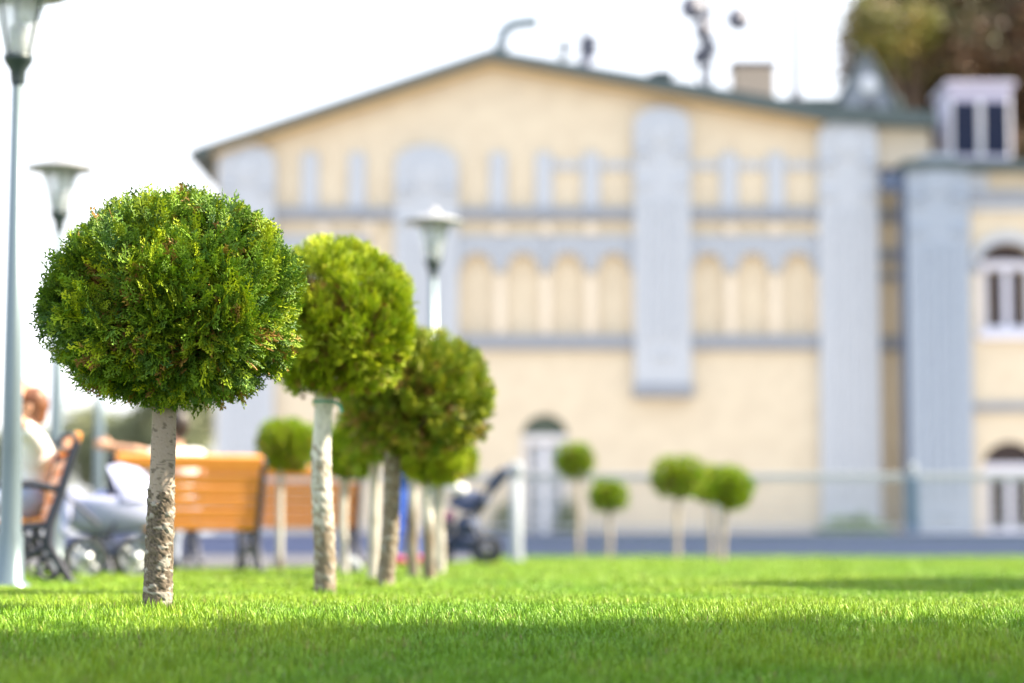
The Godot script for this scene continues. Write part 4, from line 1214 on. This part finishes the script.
func strollers() -> void:
	var t := thing("baby_pram", "pale lilac baby pram with big wheels, left of the biggest tree's trunk", "pram", Vector3(-3.14, -0.045, -18.8), deg_to_rad(14))
	t.scale = Vector3.ONE * 0.86
	var st: SurfaceTool
	for x in [-0.20, 0.24]:
		for z in [-0.26, 0.26]:
			wheel(t, Vector3(x, 0.185, z), 0.185, Vector3.BACK, M.steel)
	st = mb()
	for z in [-0.23, 0.23]:
		tube(st, [Vector3(-0.20, 0.185, z), Vector3(0.0, 0.36, z), Vector3(0.24, 0.185, z)], 0.016, 8)
		tube(st, [Vector3(0.0, 0.36, z), Vector3(0.05, 0.50, z)], 0.016, 8)
	for x in [-0.20, 0.24]:
		tube(st, [Vector3(x, 0.185, -0.26), Vector3(x, 0.185, 0.26)], 0.014, 8)
	tube(st, [Vector3(0, 0.36, -0.23), Vector3(0, 0.36, 0.23)], 0.014, 8)
	build(st, "chassis", M.iron, t)
	st = mb(); box(st, Vector3(0.03, 0.26, 0), Vector3(0.46, 0.14, 0.36), 0.03); build(st, "basket", M.cloth_navy, t)
	st = mb(); tub(st, Vector3(0, 0.66, 0), 0.46, 0.27, 0.24, 0.25); build(st, "carrycot", M.cloth_lilac, t)
	st = mb(); hood(st, Vector3(0.10, 0.70, 0), 0.36, 0.34, 0.245, 0.0, 1.9); build(st, "hood", M.cloth_lilac, t)
	st = mb(); blob(st, [[Vector3(-0.30, 0.74, -0.10), Vector3(-0.30, 0.74, 0.10), 0.07, 0.07], [Vector3(-0.05, 0.74, -0.10), Vector3(-0.05, 0.74, 0.10), 0.06, 0.06], [Vector3(-0.36, 0.70, 0.14), Vector3(-0.40, 0.42, 0.20), 0.05, 0.04]], 0.018, 0.05); build(st, "blanket", M.cloth_lilac, t)
	st = mb()
	tube(st, [Vector3(-0.10, 0.48, -0.24), Vector3(-0.42, 0.78, -0.24), Vector3(-0.56, 0.90, -0.22), Vector3(-0.56, 0.90, 0.22), Vector3(-0.42, 0.78, 0.24), Vector3(-0.10, 0.48, 0.24)], 0.016, 8)
	build(st, "handle", M.iron, t)
	st = mb(); tube(st, [Vector3(-0.56, 0.90, -0.19), Vector3(-0.56, 0.90, 0.19)], 0.024, 10); build(st, "grip", M.cloth_lilac, t)

	t = thing("stroller", "dark navy pushchair with raised handle between the clipped trees and the pale post", "pushchair", Vector3(-0.52, 0, -25.4), deg_to_rad(-8))
	for e in [[-0.24, 0.11, 0.11], [0.26, 0.14, 0.14]]:
		for z in [-0.22, 0.22]:
			wheel(t, Vector3(e[0], e[1], z), e[2], Vector3.BACK, M.dark_steel)
	st = mb()
	for z in [-0.20, 0.20]:
		tube(st, [Vector3(-0.24, 0.11, z), Vector3(0.02, 0.38, z), Vector3(0.22, 0.62, z), Vector3(0.34, 0.88, z), Vector3(0.46, 0.97, z)], 0.020, 8)
		tube(st, [Vector3(0.26, 0.14, z), Vector3(0.10, 0.46, z)], 0.018, 8)
	tube(st, [Vector3(0.26, 0.14, -0.22), Vector3(0.26, 0.14, 0.22)], 0.014, 8)
	tube(st, [Vector3(-0.24, 0.11, -0.22), Vector3(-0.24, 0.11, 0.22)], 0.014, 8)
	build(st, "frame", M.iron, t)
	st = mb(); tube(st, [Vector3(0.44, 0.96, -0.22), Vector3(0.47, 0.98, 0.0), Vector3(0.44, 0.96, 0.22)], 0.032, 10); build(st, "grip", M.cloth_navy, t)
	st = mb(); tube(st, [Vector3(0.30, 0.78, -0.2), Vector3(0.44, 0.96, -0.2)], 0.036, 10); tube(st, [Vector3(0.30, 0.78, 0.2), Vector3(0.44, 0.96, 0.2)], 0.036, 10); build(st, "grip_sleeve", M.cloth_navy, t)
	st = mb()
	blob(st, [[Vector3(-0.20, 0.38, -0.12), Vector3(-0.20, 0.38, 0.12), 0.09, 0.09], [Vector3(0.06, 0.40, -0.13), Vector3(0.06, 0.40, 0.13), 0.11, 0.11], [Vector3(0.20, 0.66, -0.12), Vector3(0.20, 0.66, 0.12), 0.07, 0.07], [Vector3(-0.26, 0.22, -0.10), Vector3(-0.26, 0.22, 0.10), 0.04, 0.04]], 0.02, 0.10)
	build(st, "seat", M.cloth_navy, t)
	st = mb(); hood(st, Vector3(0.08, 0.52, 0), 0.28, 0.26, 0.21, 0.6, 2.7); build(st, "hood", M.cloth_navy, t)
	st = mb(); box(st, Vector3(0.08, 0.20, 0), Vector3(0.38, 0.14, 0.34), 0.03); build(st, "basket", M.cloth_navy, t)
	st = mb(); blob(st, [[Vector3(-0.16, 0.48, -0.06), Vector3(-0.12, 0.50, 0.10), 0.055, 0.055]], 0.015, 0.03); build(st, "cushion", M.cloth_magenta, t)
	st = mb(); blob(st, [[Vector3(-0.14, 0.80, -0.10), Vector3(-0.10, 0.80, 0.10), 0.075, 0.075], [Vector3(-0.02, 0.77, -0.10), Vector3(0.0, 0.77, 0.10), 0.06, 0.06]], 0.016, 0.05); build(st, "white_cover", M.shirt_white, t)
	# small pale stone in the grass
	rng.seed = 5
	st = mb(); blob(st, [[Vector3(0, 0.05, 0), Vector3(0.07, 0.04, 0.02), 0.07, 0.055], [Vector3(0.03, 0.09, 0.0), Vector3(0.05, 0.08, 0.03), 0.04, 0.035]], 0.014, 0.05)
	var s := build(st, "boulder", M.concrete, self)
	s.position = Vector3(-1.36, -0.01, -20.0)
	tag(s, "small pale stone lying beside the bench, right of the second trunk", "stone")

# ---------------------------------------------------------------- the clipped trees
func trees() -> void:
	var pal1 := [Color(0.030, 0.090, 0.022), Color(0.148, 0.255, 0.014), Color(0.47, 0.53, 0.014)]
	var pal2 := [Color(0.16, 0.26, 0.010), Color(0.34, 0.42, 0.012), Color(0.54, 0.56, 0.016)]
	var pal3 := [Color(0.10, 0.18, 0.016), Color(0.24, 0.30, 0.016), Color(0.48, 0.44, 0.022)]
	var palf := [Color(0.12, 0.22, 0.010), Color(0.26, 0.38, 0.012), Color(0.44, 0.50, 0.014)]
	thuja("biggest, sharpest clipped thuja on a cracked pale trunk, nearest the camera", Vector3(-1.44, 0, -9.83), Vector3(-1.415, 0.80, -9.83), Vector3(-1.386, 1.222, -9.83), Vector3(0.508, 0.448, 0.51), 8800, 0.056, {"sd": 1, "pal": pal1, "detail": 2, "pale": Color(0.34, 0.275, 0.235), "rough": Color(0.17, 0.13, 0.095), "white": 0.53, "brown": 0.030, "lump": 0.055, "scale": 1.34})
	var t := thuja("second clipped thuja, yellow-green, on a whitewashed trunk", Vector3(-0.933, 0, -12.2), Vector3(-0.955, 0.95, -12.2), Vector3(-0.890, 1.365, -12.2), Vector3(0.410, 0.415, 0.42), 6400, 0.053, {"sd": 2, "pal": pal2, "detail": 1, "white": 0.78, "lime": 0.42, "brown": 0.02, "lump": 0.06, "pale": Color(0.56, 0.54, 0.49)})
	var st := mb(); ring_tube(st, Vector3(-0.020, 0.955, 0), Vector3.RIGHT, Vector3.BACK, 0.050, 0.005, 20)
	tube(st, [Vector3(0.03, 0.955, 0.02), Vector3(0.065, 0.935, 0.035), Vector3(0.075, 0.90, 0.035)], 0.007, 6)
	build(st, "tie", M.tie_green, t)
	thuja("third clipped thuja with browning sides and a leaning brown trunk", Vector3(-0.735, 0, -14.0), Vector3(-0.690, 0.72, -14.0), Vector3(-0.556, 1.095, -14.0), Vector3(0.445, 0.385, 0.43), 5600, 0.050, {"sd": 3, "pal": pal3, "detail": 1, "white": 0.9, "brown": 0.075, "lump": 0.08})
	thuja("clipped thuja on a bright whitewashed trunk below the third tree's crown", Vector3(-0.572, 0, -16.9), Vector3(-0.605, 0.70, -16.9), Vector3(-0.555, 0.86, -16.9), Vector3(0.26, 0.23, 0.26), 2200, 0.040, {"sd": 4, "pal": pal2, "detail": 0, "white": 0.5, "lime": 0.42})
	thuja("clipped thuja on a brown trunk just left of the bright whitewashed one", Vector3(-0.745, 0, -18.3), Vector3(-0.750, 0.80, -18.3), Vector3(-0.740, 1.00, -18.3), Vector3(0.27, 0.24, 0.27), 2000, 0.040, {"sd": 5, "pal": palf, "detail": 0, "white": 0.6})
	thuja("clipped thuja on a pinkish pale trunk just right of the bright whitewashed one", Vector3(-0.59, 0, -19.5), Vector3(-0.600, 0.75, -19.5), Vector3(-0.575, 0.90, -19.5), Vector3(0.29, 0.24, 0.29), 2000, 0.045, {"sd": 6, "pal": pal2, "detail": 0, "white": 0.0})
	thuja("clipped thuja on a pale trunk just left of the third tree's leaning trunk", Vector3(-0.985, 0, -17.2), Vector3(-0.975, 0.80, -17.2), Vector3(-0.985, 1.03, -17.2), Vector3(0.28, 0.25, 0.28), 2000, 0.042, {"sd": 7, "pal": palf, "detail": 0, "white": 0.0})
	thuja("small round clipped thuja in front of the bench gap, left of the second trunk", Vector3(-2.05, 0, -21.4), Vector3(-2.05, 0.88, -21.4), Vector3(-1.99, 1.08, -21.4), Vector3(0.275, 0.25, 0.28), 2200, 0.030, {"sd": 8, "pal": palf, "detail": 0, "white": 0.2})
	thuja("small round clipped thuja just right of the second whitewashed trunk", Vector3(-1.37, 0, -19.8), Vector3(-1.37, 0.76, -19.8), Vector3(-1.33, 0.96, -19.8), Vector3(0.25, 0.24, 0.25), 2000, 0.038, {"sd": 9, "pal": palf, "detail": 0, "white": 0.0})
	var g := "small clipped thujas at the far end of the lawn"
	thuja("tall small clipped thuja beside the arched white door, far lawn", Vector3(1.00, 0, -36.2), Vector3(0.98, 1.15, -36.2), Vector3(0.94, 1.42, -36.2), Vector3(0.31, 0.29, 0.31), 1600, 0.036, {"sd": 10, "pal": palf, "white": 0.0, "pale": Color(0.40, 0.33, 0.27), "group": g, "lump": 0.04})
	thuja("lowest small clipped thuja, right of the one by the door", Vector3(1.40, 0, -35.0), Vector3(1.40, 0.65, -35.0), Vector3(1.39, 0.865, -35.0), Vector3(0.30, 0.255, 0.30), 1600, 0.036, {"sd": 11, "pal": palf, "white": 0.0, "pale": Color(0.40, 0.33, 0.27), "group": g, "lump": 0.04})
	thuja("widest small clipped thuja in the middle of the far lawn", Vector3(2.24, 0, -33.0), Vector3(2.25, 0.80, -33.0), Vector3(2.28, 1.08, -33.0), Vector3(0.39, 0.325, 0.38), 2000, 0.036, {"sd": 12, "pal": palf, "white": 0.0, "pale": Color(0.40, 0.33, 0.27), "group": g, "lump": 0.04})
	thuja("rightmost small clipped thuja on the far lawn", Vector3(2.52, 0, -29.0), Vector3(2.56, 0.62, -29.0), Vector3(2.63, 0.86, -29.0), Vector3(0.27, 0.275, 0.27), 1600, 0.036, {"sd": 13, "pal": palf, "white": 0.0, "pale": Color(0.40, 0.33, 0.27), "group": g, "lump": 0.04})
	thuja("yellowish small clipped thuja half hidden behind the rightmost one", Vector3(2.80, 0, -34.0), Vector3(2.80, 0.78, -34.0), Vector3(2.76, 1.02, -34.0), Vector3(0.31, 0.29, 0.31), 1600, 0.036, {"sd": 14, "pal": pal2, "white": 0.0, "pale": Color(0.40, 0.33, 0.27), "group": g, "lump": 0.04})
func _ready() -> void:
	# camera: 85 mm lens wide open, low over the grass, tilted up a little
	var cam := Camera3D.new()
	cam.name = "camera"
	var at := CameraAttributesPhysical.new()
	at.frustum_focal_length = 85.0
	at.frustum_focus_distance = 9.45
	at.exposure_aperture = 1.05
	at.frustum_near = 0.05
	at.frustum_far = 2000.0
	cam.attributes = at
	cam.far = 2000.0
	cam.fov = 16.1
	cam.position = Vector3(0, 0.27, 0)
	cam.rotation_degrees.x = 4.646
	add_child(cam)
	cam.current = true

	var env := Environment.new()
	var sky := Sky.new()
	var sm := ProceduralSkyMaterial.new()
	sm.sky_top_color = Color(0.80, 0.87, 0.97)
	sm.sky_horizon_color = Color(1.0, 1.0, 1.0)
	sm.sky_curve = 0.25
	sm.ground_horizon_color = Color(0.75, 0.75, 0.72)
	sm.ground_bottom_color = Color(0.35, 0.36, 0.30)
	sm.sun_angle_max = 1.0
	sky.sky_material = sm
	env.background_mode = Environment.BG_SKY
	env.sky = sky
	env.background_energy_multiplier = 0.56
	env.tonemap_mode = Environment.TONE_MAPPER_LINEAR
	env.tonemap_exposure = 4.0
	env.sdfgi_enabled = true
	env.ssao_enabled = true
	env.ssil_enabled = true
	var we := WorldEnvironment.new()
	we.name = "environment"
	we.environment = env
	add_child(we)

	var sun := DirectionalLight3D.new()
	sun.name = "sun"
	sun.light_energy = 1.6
	sun.light_color = Color(1.0, 0.95, 0.84)
	sun.light_angular_distance = 0.6
	sun.shadow_enabled = true
	var el := deg_to_rad(44.0); var az := deg_to_rad(2.5)      # from the right, a little behind the trees
	var to_sun := Vector3(cos(el) * cos(az), sin(el), -cos(el) * sin(az))
	sun.look_at_from_position(to_sun * 50.0, Vector3.ZERO)
	add_child(sun)

	noise.seed = 5; noise.noise_type = FastNoiseLite.TYPE_SIMPLEX_SMOOTH; noise.frequency = 0.05; noise.fractal_octaves = 2
	noise2.seed = 11; noise2.noise_type = FastNoiseLite.TYPE_SIMPLEX_SMOOTH; noise2.frequency = 0.05; noise2.fractal_octaves = 3
	materials()
	ground()
	print("ground")
	main_building()
	side_wing()
	roof_gear()
	fence()
	background_plants()
	print("background")
	lamps()
	benches()
	people()
	strollers()
	print("furniture")
	trees()
	grass()
	print("done")
